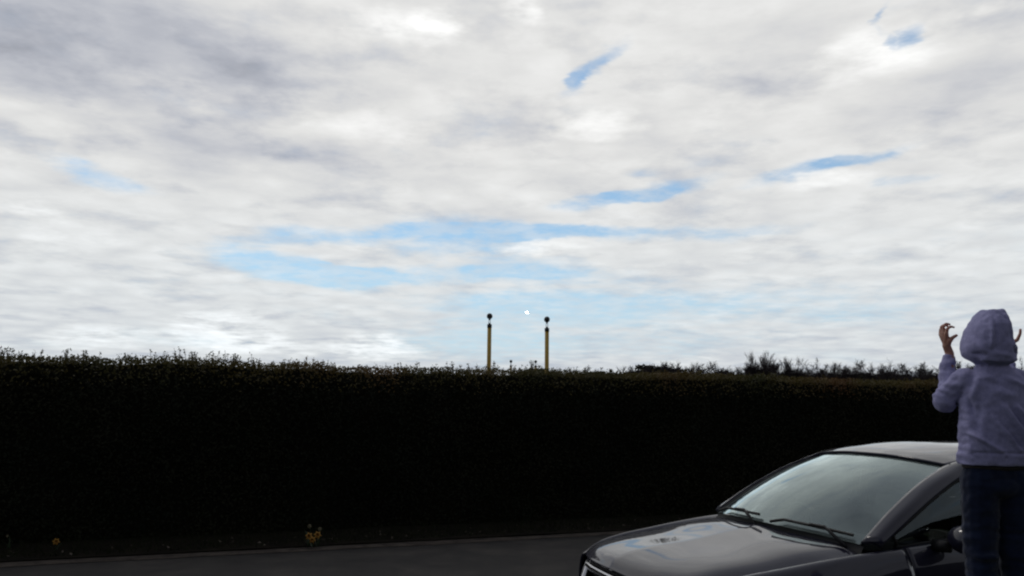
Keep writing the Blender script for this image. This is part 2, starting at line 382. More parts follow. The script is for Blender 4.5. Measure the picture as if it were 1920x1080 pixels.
# a few tall single shoots seen against the sky
for tt, hgt in ((6.55, 0.17), (-1.9, 0.13), (-0.4, 0.15), (0.3, 0.13), (7.9, 0.10), (9.6, 0.10), (2.3, 0.12)):
    base = hloc(tt, HN0 + 0.25, top(tt) - 0.04); cl = []; s_ = MB()
    for r_ in range(3):
        tip = base + Vector((rng.gauss(0, 0.03), rng.gauss(0, 0.03), hgt * rng.uniform(0.7, 1.1) + 0.04)); s_.tube([base, tip], [0.005, 0.002], 4)
        for k in range(26):
            f = rng.random(); p_ = base.lerp(tip, f); cl.append((p_.x + rng.gauss(0, 0.016), p_.y + rng.gauss(0, 0.016), p_.z))
    s_.build('tall_shoot', M_core, hedge)
    soup('shoot_foliage', leaves(np.array(cl), 0.014), 4, M_shoot, hedge, kind='stuff')

# the hedge behind the viewer, on the near side of the road: it is what the side of the car mirrors
near = empty('hedge', RP(12, -14.2), label='tall dark hedge on the near side of the road, behind the viewer', category='hedge')
def nloc(t, n, z):
    v = RP(t, n); return Vector((v.x - near.location.x, v.y - near.location.y, z))
ts = np.linspace(-14, 34, 90); P = np.zeros((len(ts), 7, 3))
for i, t in enumerate(ts):
    w_ = 0.12 * noise.noise((t * .7, 9, 1)); h_ = 3.7 + .15 * noise.noise((t * .5, 2, 2))
    for j, (n, z) in enumerate(((-13.1 - w_, 0), (-13.15 - w_, 1.2), (-13.1 + w_, 2.4), (-13.3, h_), (-14.9, h_), (-15.1, 1.8), (-15.1, 0))): P[i, j] = nloc(t, n, z)
q = MB(); q.grid(P); q.build('twig_mass', M_core, near)
nn_ = 22000; t = -14 + 48 * NR.rand(nn_); z = 3.85 * NR.rand(nn_) ** .9; c = np.array([tuple(nloc(a, -13.05 + .12 * NR.rand() - (0.8 * NR.rand() if b_ > 3.6 else 0), b_)) for a, b_ in zip(t, z)])
soup('foliage', leaves(c, 0.03 + 0.03 * NR.rand(nn_), np.array([N.x, N.y, .4]), spread=.8), 4, M_leaf, near, kind='stuff')

# grass and ivy on the verge
ng = 26000
t = HT0 + 34 * NR.rand(ng) ** 1.2; n = 0.03 + 0.85 * NR.rand(ng); B = np.zeros((ng, 3, 3))
for i in range(ng):
    p = RP(t[i], n[i]); h = (0.03 + 0.09 * NR.rand()) * (0.5 + 0.9 * n[i]); w = 0.005; a = NR.rand() * 6.28; l = NR.normal(size=2) * 0.03
    B[i] = [(p.x - w * math.cos(a), p.y - w * math.sin(a), 0.02), (p.x + w * math.cos(a), p.y + w * math.sin(a), 0.02), (p.x + l[0], p.y + l[1], 0.03 + h)]
M_grass = mat('verge_grass', ramp=[(0.35, (0.008, 0.011, 0.004)), (0.7, (0.018, 0.022, 0.008))], scale=2, rough=0.8, spec=0.1)
soup('verge_grass', B, 3, M_grass, label='short dark grass and weeds at the foot of the hedge', category='grass', kind='stuff')
nw = 420; t = -6 + 22 * NR.rand(nw); n = 0.02 + 0.6 * NR.rand(nw); c = np.array([tuple(RP(a, b_, 0.03 + 0.03 * NR.rand())) for a, b_ in zip(t, n)])
M_lit = mat('leaf_litter', ramp=[(0.4, (0.03, 0.022, 0.014)), (0.62, (0.12, 0.10, 0.08))], scale=9, rough=0.9)
soup('leaf_litter', leaves(c, 0.012 + 0.016 * NR.rand(nw), np.array([0, 0, 1.5]), spread=0.6), 4, M_lit, label='dead leaves and grit scattered along the verge', category='litter', kind='stuff')

# ------------------------------------------------------------------ bare trees on the horizon
M_bark = mat('bark', (0.022, 0.018, 0.018), 0.9, spec=0.1)
M_twig = mat('twigs', (0.034, 0.028, 0.030), 0.9, spec=0.1)
M_bush = mat('far_bush', ramp=[(0.35, (0.012, 0.014, 0.009)), (0.65, (0.030, 0.030, 0.018))], scale=0.3, rough=0.9, spec=0.1)
def tree_kind(seed, h, spread, clear, twigs, dense):
    r = random.Random(seed); tr = MB(); tw = MB()
    def branch(p, d, L, rad, lev):
        pts = [p]; q_ = p.copy(); dd = d.copy()
        for k in range(3):
            dd = (dd + Vector((r.gauss(0, 0.12), r.gauss(0, 0.12), 0.08 + r.gauss(0, 0.06)))).normalized(); q_ = q_ + dd * L / 3; pts.append(q_.copy())
        rad = max(rad, 0.028)
        tgt = tr if lev < 2 else tw
        tgt.tube(pts, [rad, rad * 0.85, rad * 0.65, rad * 0.42], 4 if lev < 2 else 3, cap=False)
        if lev >= 4: return
        n_ = (dense, dense, dense - 1, twigs)[lev]
        for k in range(n_):
            f = r.uniform(0.35 if lev else clear, 1.0); i_ = min(int(f * 3), 2); pp = pts[i_].lerp(pts[i_ + 1], f * 3 - i_)
            a = r.uniform(0, 6.28); out = Vector((math.cos(a), math.sin(a), 0))
            nd = (dd * r.uniform(0.5, 0.9) + out * spread * r.uniform(0.5, 1.0)).normalized()
            branch(pp, nd, L * r.uniform(0.45, 0.68), rad * 0.5, lev + 1)
    branch(Vector((0, 0, -0.1)), Vector((0, 0, 1)), h * 0.62, h * 0.022, 0)
    sc_ = h / max(v[2] for v in tw.v)
    for m_ in (tr, tw): m_.v = [(a * sc_, b_ * sc_, c_ * sc_) for a, b_, c_ in m_.v]
    return tr.mesh('trunk'), tw.mesh('crown')
kinds = [tree_kind(3, 10, 0.85, 0.25, 6, 7), tree_kind(8, 10, 0.7, 0.15, 8, 8), tree_kind(21, 10, 0.95, 0.35, 5, 5), tree_kind(34, 10, 0.6, 0.2, 8, 6)]
for a_, b_ in kinds:
    a_.materials.append(M_bark); b_.materials.append(M_twig)
BASE = [('bare_tree', 'bare winter tree with a rounded crown in the far row behind the hedge'),
        ('bare_tree', 'dense bare tree with many upright limbs in the far row behind the hedge'),
        ('bare_tree', 'wide open bare tree in the far row behind the hedge'),
        ('bare_tree', 'slim upright bare tree in the far row behind the hedge')]
def far_tree(x, y, h, k, label=None, group=True, w=1.0):
    o = empty(BASE[k][0], (x, y, 0), rng.uniform(0, 6.28), label=label or BASE[k][1], category='tree')
    h *= 1.03; o.scale = (h / 10 * w, h / 10 * w, h / 10)
    if group: o['group'] = 'bare trees along the horizon'
    for nme, me in zip(('trunk', 'crown'), kinds[k]):
        c_ = bpy.data.objects.new(nme, me); COL.objects.link(c_); c_.parent = o
    return o
far_tree(50.3, 160, 13.2, 1, 'tallest bare tree of the far row, left half of its dark dense clump', w=0.6)
far_tree(53.2, 161, 12.6, 3, 'dense bare tree forming the middle of the tallest clump in the far row', w=0.75)
far_tree(55.2, 159, 11.9, 1, 'dense bare tree forming the right edge of the tallest clump in the far row', w=0.55)
far_tree(51.8, 165, 12.6, 1, 'bare tree standing behind the left part of the tallest dark clump', w=0.6)
far_tree(54.4, 166, 12.3, 1, 'bare tree standing behind the right part of the tallest dark clump', w=0.6)
far_tree(48.3, 163, 10.0, 0, 'lower round bare tree at the left foot of the tallest dark clump', w=0.9)
far_tree(52.4, 158, 12.9, 3, 'upright bare tree standing in front of the middle of the tallest dark clump', w=0.8)
far_tree(50.9, 168, 12.4, 3, 'upright bare tree hidden deep in the left of the tallest dark clump', w=0.7)
far_tree(58.9, 166, 12.2, 2, 'pale thin open tree just right of the tallest dark clump', w=0.8)
ROW = []
for x, h, k in ((62.4, 11.4, 3), (64.2, 11.0, 0), (66.1, 11.2, 3), (68.0, 11.4, 1), (70.1, 10.4, 1), (72.0, 11.6, 0), (74.0, 11.5, 2), (75.9, 10.6, 0),
                (78.0, 9.6, 1), (80.2, 9.9, 1), (82.3, 11.0, 0), (84.1, 10.6, 3), (86.0, 11.2, 2), (88.0, 11.3, 0), (90.5, 11.5, 1), (93.0, 10.6, 0),
                (95.6, 11.4, 2), (98.4, 12.0, 1), (101.2, 12.2, 0), (104.2, 12.4, 3), (107.0, 12.0, 2), (110, 12.5, 1),
                (45.8, 9.6, 2), (43.8, 9.8, 0), (41.8, 10.4, 2), (39.9, 10.8, 3), (38.2, 10.9, 0), (36.3, 11.0, 1), (34.4, 10.9, 1), (32.6, 10.8, 0),
                (25.6, 9.9, 1), (23.9, 9.9, 0), (22.3, 9.7, 3), (20.6, 9.5, 1), (15.6, 9.6, 1), (13.8, 9.8, 0), (12.1, 9.6, 1), (28.6, 9.7, 0), (30.6, 10.5, 1)):
    ROW.append((x, h, k))
ORD = ['first', 'second', 'third', 'fourth', 'fifth', 'sixth', 'seventh', 'eighth', 'ninth', 'tenth', 'eleventh', 'twelfth', 'thirteenth', 'fourteenth', 'fifteenth',
       'sixteenth', 'seventeenth', 'eighteenth', 'nineteenth', 'twentieth', 'twenty-first', 'twenty-second', 'twenty-third']
ADJ = ['rounded', 'dense', 'wide open', 'slim upright']
ROW.sort(); rts = [r_ for r_ in ROW if r_[0] > 60]; lfs = [r_ for r_ in ROW if r_[0] < 60][::-1]
for side_, lst in (('right', rts), ('left', lfs)):
    for i, (x, h, k) in enumerate(lst):
        far_tree(x, 160 + rng.uniform(-7, 9), h * rng.uniform(0.97, 1.03), k, '%s bare tree of the front row, %s to the %s of the tallest clump' % (ADJ[k], ORD[i], side_), w=rng.uniform(0.8, 1.1))
LOOK = {0: 'twiggy round-headed bare tree of the second row', 1: 'thick many-limbed bare tree of the second row'}
for i in range(34):
    x = 36 + i * 2.15 + rng.uniform(-.7, .7)
    far_tree(x, 178 + rng.uniform(-4, 6), rng.uniform(10.0, 11.4) * (1.06 if 56 < x < 60 else 1), i % 2, LOOK[i % 2] + ' on the horizon', w=rng.uniform(0.9, 1.2))
# low scrub that fills the foot of the row
c = []
for i in range(90000):
    x = rng.uniform(2, 190); hh = 8.8 + 1.3 * noise.noise((x * 0.12, 0, 0)) + 0.9 * noise.noise((x * 0.5, 3, 0)) + (1.2 if 27 < x < 37 else 0)
    c.append((x, 172 + rng.uniform(-4, 4), hh * rng.random() ** 0.5))
c = np.array(c)
soup('distant_scrub', leaves(c, 0.22 + 0.25 * NR.rand(len(c))), 4, M_bush, label='low dark scrub filling the gaps under the far bare trees', category='scrub', kind='stuff')

# ------------------------------------------------------------------ the parked car
M_paint = mat('car_paint', (0.011, 0.011, 0.024), 0.45, metal=0.0, coat=0.95, spec=0.12)
M_trim = mat('black_trim', (0.008, 0.008, 0.009), 0.55, spec=0.3)
M_rubber = mat('rubber', (0.010, 0.010, 0.010), 0.8, spec=0.3)
M_chrome = mat('chrome', (0.62, 0.62, 0.63), 0.18, metal=1.0)
M_alloy = mat('alloy', (0.40, 0.40, 0.41), 0.3, metal=1.0)
M_seat = mat('seat_cloth', (0.045, 0.045, 0.050), 0.9)
M_dash = mat('dashboard', (0.012, 0.012, 0.013), 0.7)
M_lens = mat('lamp_lens', (0.25, 0.26, 0.28), 0.05, coat=1.0)
M_red = mat('red_lens', (0.20, 0.004, 0.004), 0.15, coat=1.0)
M_plate = mat('number_plate', (0.75, 0.74, 0.68), 0.5)

def glass(name, tint, dirt_reflections=0.0, boost=1.0):
    m = bpy.data.materials.new(name); m.use_nodes = True; t = m.node_tree; t.nodes.clear()
    o = t.nodes.new('ShaderNodeOutputMaterial'); tr = t.nodes.new('ShaderNodeBsdfTransparent'); tr.inputs[0].default_value = (*tint, 1)
    gl = t.nodes.new('ShaderNodeBsdfGlossy'); gl.inputs['Roughness'].default_value = 0.015; gl.inputs['Color'].default_value = (0.86, 1.0, 1.0, 1)
    fr = t.nodes.new('ShaderNodeFresnel'); fr.inputs['IOR'].default_value = 1.52
    mu = t.nodes.new('ShaderNodeMath'); mu.operation = 'MULTIPLY'; mu.inputs[1].default_value = boost; mu.use_clamp = True   # both faces of the pane reflect
    t.links.new(fr.outputs[0], mu.inputs[0])
    mx = t.nodes.new('ShaderNodeMixShader'); t.links.new(mu.outputs[0], mx.inputs[0]); t.links.new(tr.outputs[0], mx.inputs[1]); t.links.new(gl.outputs[0], mx.inputs[2])
    out = mx.outputs[0]
    if dirt_reflections:
        df = t.nodes.new('ShaderNodeBsdfDiffuse'); df.inputs[0].default_value = (0.30, 0.36, 0.35, 1)  # pale patches: dirt, plus mottled reflections painted into the glass colour
        tcn = t.nodes.new('ShaderNodeTexCoord'); n = t.nodes.new('ShaderNodeTexNoise'); n.inputs['Scale'].default_value = 3.4; n.inputs['Detail'].default_value = 6
        t.links.new(tcn.outputs['Object'], n.inputs['Vector'])
        r = t.nodes.new('ShaderNodeMapRange'); t.links.new(n.outputs['Fac'], r.inputs[0])
        for i, v in enumerate((0.38, 0.66, dirt_reflections * 0.15, dirt_reflections * 1.5)): r.inputs[i + 1].default_value = v
        m2 = t.nodes.new('ShaderNodeMixShader'); t.links.new(r.outputs[0], m2.inputs[0]); t.links.new(out, m2.inputs[1]); t.links.new(df.outputs[0], m2.inputs[2])
        out = m2.outputs[0]
    t.links.new(out, o.inputs['Surface']); return m
M_screen = glass('windscreen_glass', (0.72, 0.86, 0.82), dirt_reflections=0.22, boost=2.2)
M_side = glass('side_glass', (0.30, 0.34, 0.34), boost=1.6)

def surf(net, nu, nv, us=None, vs=None):
    """net (r, c, 3) -> smooth (nu, nv, 3)"""
    net = np.asarray(net, float); r, c = net.shape[:2]
    us = np.arange(r) if us is None else us; vs = np.arange(c) if vs is None else vs
    u = np.linspace(us[0], us[-1], nu); v = np.linspace(vs[0], vs[-1], nv)
    A = herm(us, net.reshape(r, -1), u).reshape(nu, c, 3)
    B = herm(vs, A.transpose(1, 0, 2).reshape(c, -1), v).reshape(nv, nu, 3)
    return B.transpose(1, 0, 2)
def mirror(P): Q = P.copy(); Q[..., 1] *= -1; return Q[:, ::-1]
def panel(name, P, m, parent, thick=0.012, smooth=True, **props):
    """a sheet of the body with folded-over depth behind it"""
    du = np.gradient(P, axis=0); dv = np.gradient(P, axis=1); n = unit(np.cross(du, dv))
    q = MB(); Q = P - n * thick; r, c = P.shape[:2]
    q.grid(P); k = len(q.v); q.v += [tuple(v) for v in Q.reshape(-1, 3)]
    q.f += [(k + i * c + j, k + (i + 1) * c + j, k + (i + 1) * c + j + 1, k + i * c + j + 1) for i in range(r - 1) for j in range(c - 1)]
    ring = [(0, j) for j in range(c)] + [(i, c - 1) for i in range(1, r)] + [(r - 1, j) for j in range(c - 2, -1, -1)] + [(i, 0) for i in range(r - 2, 0, -1)]
    ids = [i * c + j for i, j in ring]
    for a_, b_ in zip(ids, ids[1:] + ids[:1]): q.f.append((b_, a_, k + a_, k + b_))
    me = q.mesh(name); me.validate()
    o = link(name, me, m, parent, False, **props)
    if smooth:
        nf_ = 2 * (r - 1) * (c - 1); me.polygons.foreach_set('use_smooth', [i < nf_ for i in range(len(me.polygons))])
    return o

car = empty('parked_car', (2.62, 5.62, 0), R(198.8), label='dark grey car parked at the roadside, seen from its front corner', category='car')

# ---- bonnet: a raised spine along the middle, falling away before the wings
hood_st = [2.12, 1.98, 1.80, 1.5, 1.25, 1.04]
hood = np.array([
    [(2.135, 0, .756), (2.12, .20, .748), (2.09, .40, .744), (2.03, .58, .740), (1.995, .645, .735)],
    [(2.065, 0, .820), (2.05, .20, .813), (2.01, .40, .809), (1.95, .57, .799), (1.91, .660, .768)],
    [(1.86, 0, .866), (1.84, .20, .859), (1.81, .40, .854), (1.77, .57, .839), (1.74, .672, .790)],
    [(1.52, 0, .903), (1.51, .20, .896), (1.50, .40, .891), (1.48, .58, .874), (1.47, .688, .822)],
    [(1.25, 0, .944), (1.25, .20, .937), (1.24, .40, .932), (1.22, .59, .914), (1.21, .702, .862)],
    [(1.06, 0, .969), (1.05, .20, .958), (1.02, .40, .950), (.965, .60, .936), (.93, .716, .898)]])
Ph = surf(hood, 50, 28); Ph = np.concatenate([mirror(Ph)[:, :-1], Ph], 1)
panel('bonnet', Ph, M_paint, car)

# ---- the side of the body as one smooth surface, cut into panels
SX = [2.02, 1.90, 1.74, 1.47, 1.21, .93, .5, 0, -.5, -1.0, -1.5, -1.9, -2.12]
Ey = [.655, .668, .680, .696, .710, .735, .765, .775, .775, .765, .74, .69, .60]; Ez = [.735, .770, .796, .828, .868, .915, .965, .98, .99, 1.0, 1.015, 1.01, .98]
Ky = [.672, .700, .722, .748, .768, .786, .800, .805, .805, .797, .775, .72, .63]; Kz = [.728, .792, .834, .872, .905, .932, .950, .96, .97, .975, .98, .96, .93]
Sy = [.70, .760, .800, .832, .845, .850, .852, .855, .855, .848, .83, .77, .67]; Sz = [.69, .725, .762, .790, .815, .830, .845, .855, .865, .875, .88, .86, .83]
My = [.73, .81, .855, .880, .886, .880, .876, .878, .878, .880, .868, .81, .70]; Mz = [.55, .57, .59, .61, .62, .62, .62, .62, .63, .64, .65, .64, .62]
Ly = [.72, .80, .848, .875, .880, .870, .862, .862, .862, .870, .860, .80, .69]; Lz = [.40, .40, .40, .38, .36, .36, .36, .36, .36, .36, .38, .40, .42]
By = [.66, .76, .810, .835, .840, .830, .822, .822, .822, .830, .820, .76, .65]; Bz = [.24, .22, .20, .20, .19, .19, .19, .19, .19, .19, .20, .24, .28]
side = np.stack([np.stack([np.stack([SX, y, z], 1) for y, z in ((Ey, Ez), (Ky, Kz), (Sy, Sz), (My, Mz), (Ly, Lz), (By, Bz))], 1)])[0]
VS = [0, .45, 1.2, 2.6, 4.0, 5.0]
def side_part(x0, x1, inset=0.0, v0=0.0, v1=5.0):
    n = max(6, int(abs(x0 - x1) / 0.03)); X = np.linspace(x0, x1, n)
    A = herm(SX, side.reshape(len(SX), -1), X).reshape(n, 6, 3)
    v = np.linspace(v0, v1, int(44 * (v1 - v0) / 5) + 4)
    P = herm(VS, A.transpose(1, 0, 2).reshape(6, -1), v).reshape(len(v), n, 3).transpose(1, 0, 2)
    P[..., 1] -= inset
    return P[:, ::-1]
WX, WR = (1.36, -1.30), 0.355
def cut_panel(name, P, m, parent, thick=0.012):
    """as panel(), with the wheel arches cut out of it"""
    r, c = P.shape[:2]; P = P.copy(); keep = np.ones((r, c), bool)
    for wx in WX:
        d = np.hypot(P[..., 0] - wx, P[..., 2] - 0.32); keep &= d > WR
    if keep.all(): return panel(name, P, m, parent, thick)
    du = np.gradient(P, axis=0); dv = np.gradient(P, axis=1); n = unit(np.cross(du, dv)); Q = P - n * thick
    face_ok = keep[:-1, :-1] | keep[1:, :-1] | keep[:-1, 1:] | keep[1:, 1:]
    for wx in WX:
        for G in (P, Q):
            d = np.hypot(G[..., 0] - wx, G[..., 2] - 0.32); s_ = np.where(d < WR, WR / np.maximum(d, .01), 1)
            G[..., 0] = wx + (G[..., 0] - wx) * s_; G[..., 2] = 0.32 + (G[..., 2] - 0.32) * s_
    q = MB(); q.v = [tuple(v) for v in P.reshape(-1, 3)] + [tuple(v) for v in Q.reshape(-1, 3)]; k = r * c
    for i in range(r - 1):
        for j in range(c - 1):
            if not face_ok[i, j]: continue
            q.f.append((i * c + j, i * c + j + 1, (i + 1) * c + j + 1, (i + 1) * c + j)); q.f.append(tuple(k + a for a in q.f[-1][::-1]))
    from collections import Counter
    E = Counter()
    for f in q.f[::2]:
        for a_, b_ in zip(f, f[1:] + f[:1]): E[(a_, b_)] += 1
    for (a_, b_) in list(E):
        if (b_, a_) not in E: q.f.append((b_, a_, k + a_, k + b_))
    me = q.mesh(name); bm = bmesh.new(); bm.from_mesh(me); bmesh.ops.delete(bm, geom=[v for v in bm.verts if not v.link_faces], context='VERTS')
    bm.to_mesh(me); bm.free(); me.validate()
    for p in me.polygons: p.use_smooth = p.area > 0.0003
    return link(name, me, m, parent)
for s_ in (1, -1):
    for nm, x0, x1 in (('front_wing', 2.02, .70), ('front_door', .693, -.40), ('rear_door', -.407, -1.22), ('rear_wing', -1.227, -2.12)):
        P = side_part(x0, x1); P = P if s_ > 0 else mirror(P)
        o = cut_panel(nm, P, M_paint, car)
        if 'door' in nm:
            hx = -.26 if nm[0] == 'f' else -1.08
            h_ = MB(); h_.tube([(hx - .09, .868 * s_, .80), (hx - .06, .898 * s_, .803), (hx + .06, .900 * s_, .803), (hx + .09, .868 * s_, .80)], 0.011, 8)
            h_.build('door_handle', M_chrome, o, True)
# dark inner shell seen through the shut lines, floor and wheel housings
q = MB()
for s_ in (1, -1):
    P = side_part(1.98, -2.05, 0.03, v0=0.9, v1=5.0)
    P = P if s_ > 0 else mirror(P)
    ok = MB(); r, c = P.shape[:2]
    for i in range(r - 1):
        for j in range(c - 1):
            pts_ = [P[i, j], P[i, j + 1], P[i + 1, j + 1], P[i + 1, j]]
            if all(np.hypot(p[0] - wx, p[2] - .32) > WR + .02 for p in pts_ for wx in WX): q.add(pts_, [(0, 1, 2, 3)])
    for wx in WX:                                     # half-tunnels over the wheels
        pr = [(wx + (WR + .01) * math.cos(a), (WR + .01) * math.sin(a) + .32) for a in np.linspace(-.35, math.pi + .35, 20)]
        P2 = np.array([[(x, y * s_, z) for y in (.84, .55)] for x, z in pr]); q.grid(P2)
        q.add([(wx, .55 * s_, .32)] + [(x, .55 * s_, z) for x, z in pr], [(0, i, i + 1) for i in range(1, 20)])
q.box((0.0, 0, .22), (3.9, 1.05, .04)); q.box((.85, 0, .55), (.03, 1.08, .6)); q.box((-.1, .68, .22), (1.9, .26, .04)); q.box((-.1, -.68, .22), (1.9, .26, .04))
q.build('underbody', M_trim, car)
q = MB()                                                        # engine bay floor just under the bonnet
Pb = Ph[3:-1, 2:-2].copy(); Pb[..., 2] -= 0.05; q.grid(Pb); q.build('bonnet_liner', M_trim, car)

# ---- front bumper, grille, lamps
def bx_(y, z):
    a = abs(y); x = 2.175 - 0.16 * (a / .70) ** 2.6
    return x + {0: 0}.get(0, 0) - 0.075 * max(0, (z - .50) / .22) ** 2 - 0.10 * max(0, (.40 - z) / .2) ** 2
zs_ = np.linspace(.722, .20, 24); ys_ = np.linspace(-.715, .715, 44)
Pf = np.array([[(bx_(y, z), y, z) for y in ys_] for z in zs_])
def in_grille(y, z):
    w = .43 - max(0, .60 - z) * .45
    return abs(y) < w and .43 < z < .700
q = MB(); r, c = Pf.shape[:2]; q.v = [tuple(v) for v in Pf.reshape(-1, 3)]
for i in range(r - 1):
    for j in range(c - 1):
        m_ = Pf[i:i + 2, j:j + 2].reshape(-1, 3).mean(0)
        if in_grille(m_[1], m_[2]): continue
        q.f.append((i * c + j, (i + 1) * c + j, (i + 1) * c + j + 1, i * c + j + 1))
q.build('front_bumper', M_paint, car, True)
q = MB(); P = Pf.copy(); P[..., 0] -= .05; q.grid(P[:, 2:-2]); q.build('grille_backing', M_trim, car)
q = MB()
ring = [(-.44, .700), (-.30, .705), (0, .709), (.30, .705), (.44, .700), (.42, .60), (.355, .47), (.30, .425), (0, .42), (-.30, .425), (-.355, .47), (-.42, .60), (-.44, .700)]
q.tube([(bx_(y, z) + .012, y, z) for y, z in ring], 0.023, 8, cap=False); gf = q.build('grille_frame', M_chrome, car, True)
for k in range(6):
    z = .46 + k * .042; w = .43 - max(0, .60 - z) * .45 - .02; q = MB()
    q.tube([(bx_(y, z) - .02, y, z) for y in np.linspace(-w, w, 9)], .006, 6); q.build('grille_bar', M_trim, car, True)
q = MB(); q.tube([(bx_(0, .56) - .012, 0, .56), (bx_(0, .56) + .006, 0, .56)], [.055, .055], 20); q.build('badge', M_chrome, car, True)
q = MB(); q.box((2.185, 0, .345), (.008, .52, .11)); q.build('number_plate', M_plate, car)
for s_ in (1, -1):
    hl = np.array([[(bx_(.70 * f + .50 * (1 - f), z) - .01 - .07 * f ** 2 + .008, (.50 + .20 * f) * s_, z + .012 * f) for z in (.700, .66, .62 - .01 * f)] for f in np.linspace(0, 1, 8)])
    hl = hl if s_ > 0 else hl[:, ::-1]
    panel('headlight', hl, M_lens, car, .02)
    q = MB(); q.ball((1.985, .60 * s_, .635), (.03, .035, .03)); q.build('headlight_lamp', M_chrome, car, True)

# ---- glass and roof
def ws_net():
    rows = []
    base = [(.925, .715, .962), (1.01, .45, .985), (1.06, .20, .996), (1.07, 0, .999)]
    top_ = [(.125, .575, 1.365), (.20, .38, 1.392), (.225, .18, 1.405), (.23, 0, 1.408)]
    for f in (0, .25, .5, .75, 1.0):
        b_ = [tuple(np.array(a) * (1 - f) + np.array(c_) * f + np.array([0, 0, .055 * 4 * f * (1 - f) * .75])) for a, c_ in zip(base, top_)]
        rows.append(b_[::-1])
    return np.array(rows)
Pw = surf(ws_net(), 26, 16); Pw = np.concatenate([mirror(Pw)[:, :-1], Pw], 1)
q = MB(); q.grid(Pw); q.build('windscreen', M_screen, car, True)
roof = np.array([
    [(.222, 0, 1.413), (.217, .18, 1.411), (.192, .38, 1.398), (.115, .578, 1.370)],
    [(.02, 0, 1.450), (.02, .19, 1.447), (0, .40, 1.430), (-.04, .598, 1.396)],
    [(-.35, 0, 1.480), (-.35, .20, 1.476), (-.36, .42, 1.458), (-.38, .612, 1.418)],
    [(-.80, 0, 1.476), (-.80, .20, 1.472), (-.80, .42, 1.453), (-.80, .612, 1.413)],
    [(-1.25, 0, 1.438), (-1.25, .20, 1.434), (-1.24, .41, 1.416), (-1.22, .598, 1.380)],
    [(-1.60, 0, 1.372), (-1.60, .20, 1.368), (-1.58, .39, 1.350), (-1.52, .572, 1.322)]])
Pr = surf(roof, 44, 18); Pr = np.concatenate([mirror(Pr)[:, :-1], Pr], 1)
panel('roof', Pr, M_paint, car)
# edge lines of the glasshouse, left side
edge_in = np.concatenate([Pw[:, -1][::3], Pr[2:, -1][::3]])                      # windscreen edge, then roof edge
bel = herm(SX, np.stack([SX, Ey, Ez], 1), np.linspace(.80, -1.86, 40))
tops = np.array([(.80, .765, .985), (.60, .752, 1.095), (.35, .708, 1.215), (.10, .668, 1.312), (-.10, .655, 1.353), (-.40, .655, 1.374), (-.80, .655, 1.370), (-1.20, .645, 1.340), (-1.55, .622, 1.275), (-1.78, .655, 1.16), (-1.86, .70, 1.03)])
tl = herm(np.arange(len(tops)), tops, np.linspace(0, len(tops) - 1, 40))
for s_ in (1, -1):
    # pillar and cant rail between the glass edges
    ei = herm(np.arange(len(edge_in)), edge_in, np.linspace(0, len(edge_in) - 1, 50))
    outl = np.array([(.86, .782, .950), *[tuple(t_) for t_ in tops[1:]]])
    tt_ = np.concatenate([np.linspace(0, 8.6, 50)]); eo = herm(np.arange(len(outl)), outl, tt_); eo[:, 1] += .004; eo[:, 2] += .004
    mid_ = (ei + eo) / 2; mid_[:, 1] += .012; mid_[:, 2] += .014
    G = surf(np.stack([ei + [0, .004, 0], mid_, eo], 1), 50, 8); G[:, 0, 1] += 0
    G = G[:, ::-1] if s_ > 0 else mirror(G[:, ::-1])
    panel('pillar', G[:, ::-1], M_paint, car, .02)
    # side window band with a black frame
    gl = np.stack([bel * 1.0, (bel + tl) / 2 + [0, .022, 0], tl], 1)
    for nm, a_, b_ in (('front_side_window', 1, 18), ('rear_side_window', 19, 31), ('quarter_window', 32, 39)):
        G = surf(gl[a_:b_ + 1], 20, 10); G = G[:, ::-1] if s_ > 0 else mirror(G[:, ::-1]); q = MB(); q.grid(G); w_ = q.build(nm, M_side, car, True)
        q = MB(); loop = list(G[:, 0]) + list(G[-1, 1:]) + list(G[::-1, -1][1:]) + list(G[0, ::-1][1:]); loop = loop[::2] + [loop[0]]
        q.tube(loop, .011, 6, cap=False); q.build('window_seal', M_trim, w_, True)
    q = MB(); q.tube([(-.425, .785 * s_, .985), (-.43, .735 * s_, 1.2), (-.43, .665 * s_, 1.38)], .024, 6); q.build('door_pillar', M_trim, car)
    q = MB(); q.tube([(-1.27, .775 * s_, 1.0), (-1.26, .72 * s_, 1.2), (-1.22, .655 * s_, 1.35)], .022, 6); q.build('door_pillar', M_trim, car)
    q = MB(); q.tube([tuple(np.array(p) * [1, s_, 1] + [0, .008 * s_, .010]) for p in Pr[::3, -1]], .009, 6); q.build('roof_gutter', M_trim, car, True)
    q = MB(); q.tube([tuple(np.array(p) * [1, s_, 1]) for p in Pw[::2, -1]], .008, 6); q.build('windscreen_seal', M_trim, car, True)
    # mirror
    mr = MB(); mr.ball((.43, .965 * s_, 1.005), (.085, .105, .078), 20, 14); mo = mr.build('door_mirror', M_paint, car, True)
    mr = MB(); mr.tube([(.50, .80 * s_, .955), (.46, .885 * s_, .955)], [.035, .03], 10); mr.build('mirror_arm', M_trim, mo, True)
    mr = MB(); mr.ball((.362, .965 * s_, 1.005), (.02, .085, .060), 16, 10); mr.build('mirror_glass', M_chrome, mo, True)
q = MB(); P = surf(np.array([[(-1.60, 0, 1.368), (-1.60, .3, 1.36), (-1.53, .565, 1.315)], [(-1.80, 0, 1.22), (-1.79, .34, 1.21), (-1.72, .62, 1.17)], [(-1.97, 0, 1.05), (-1.96, .36, 1.04), (-1.88, .67, 1.02)]]), 14, 10)
P = np.concatenate([mirror(P)[:, :-1], P], 1); q.grid(P[:, ::-1]); q.build('rear_window', M_side, car, True)
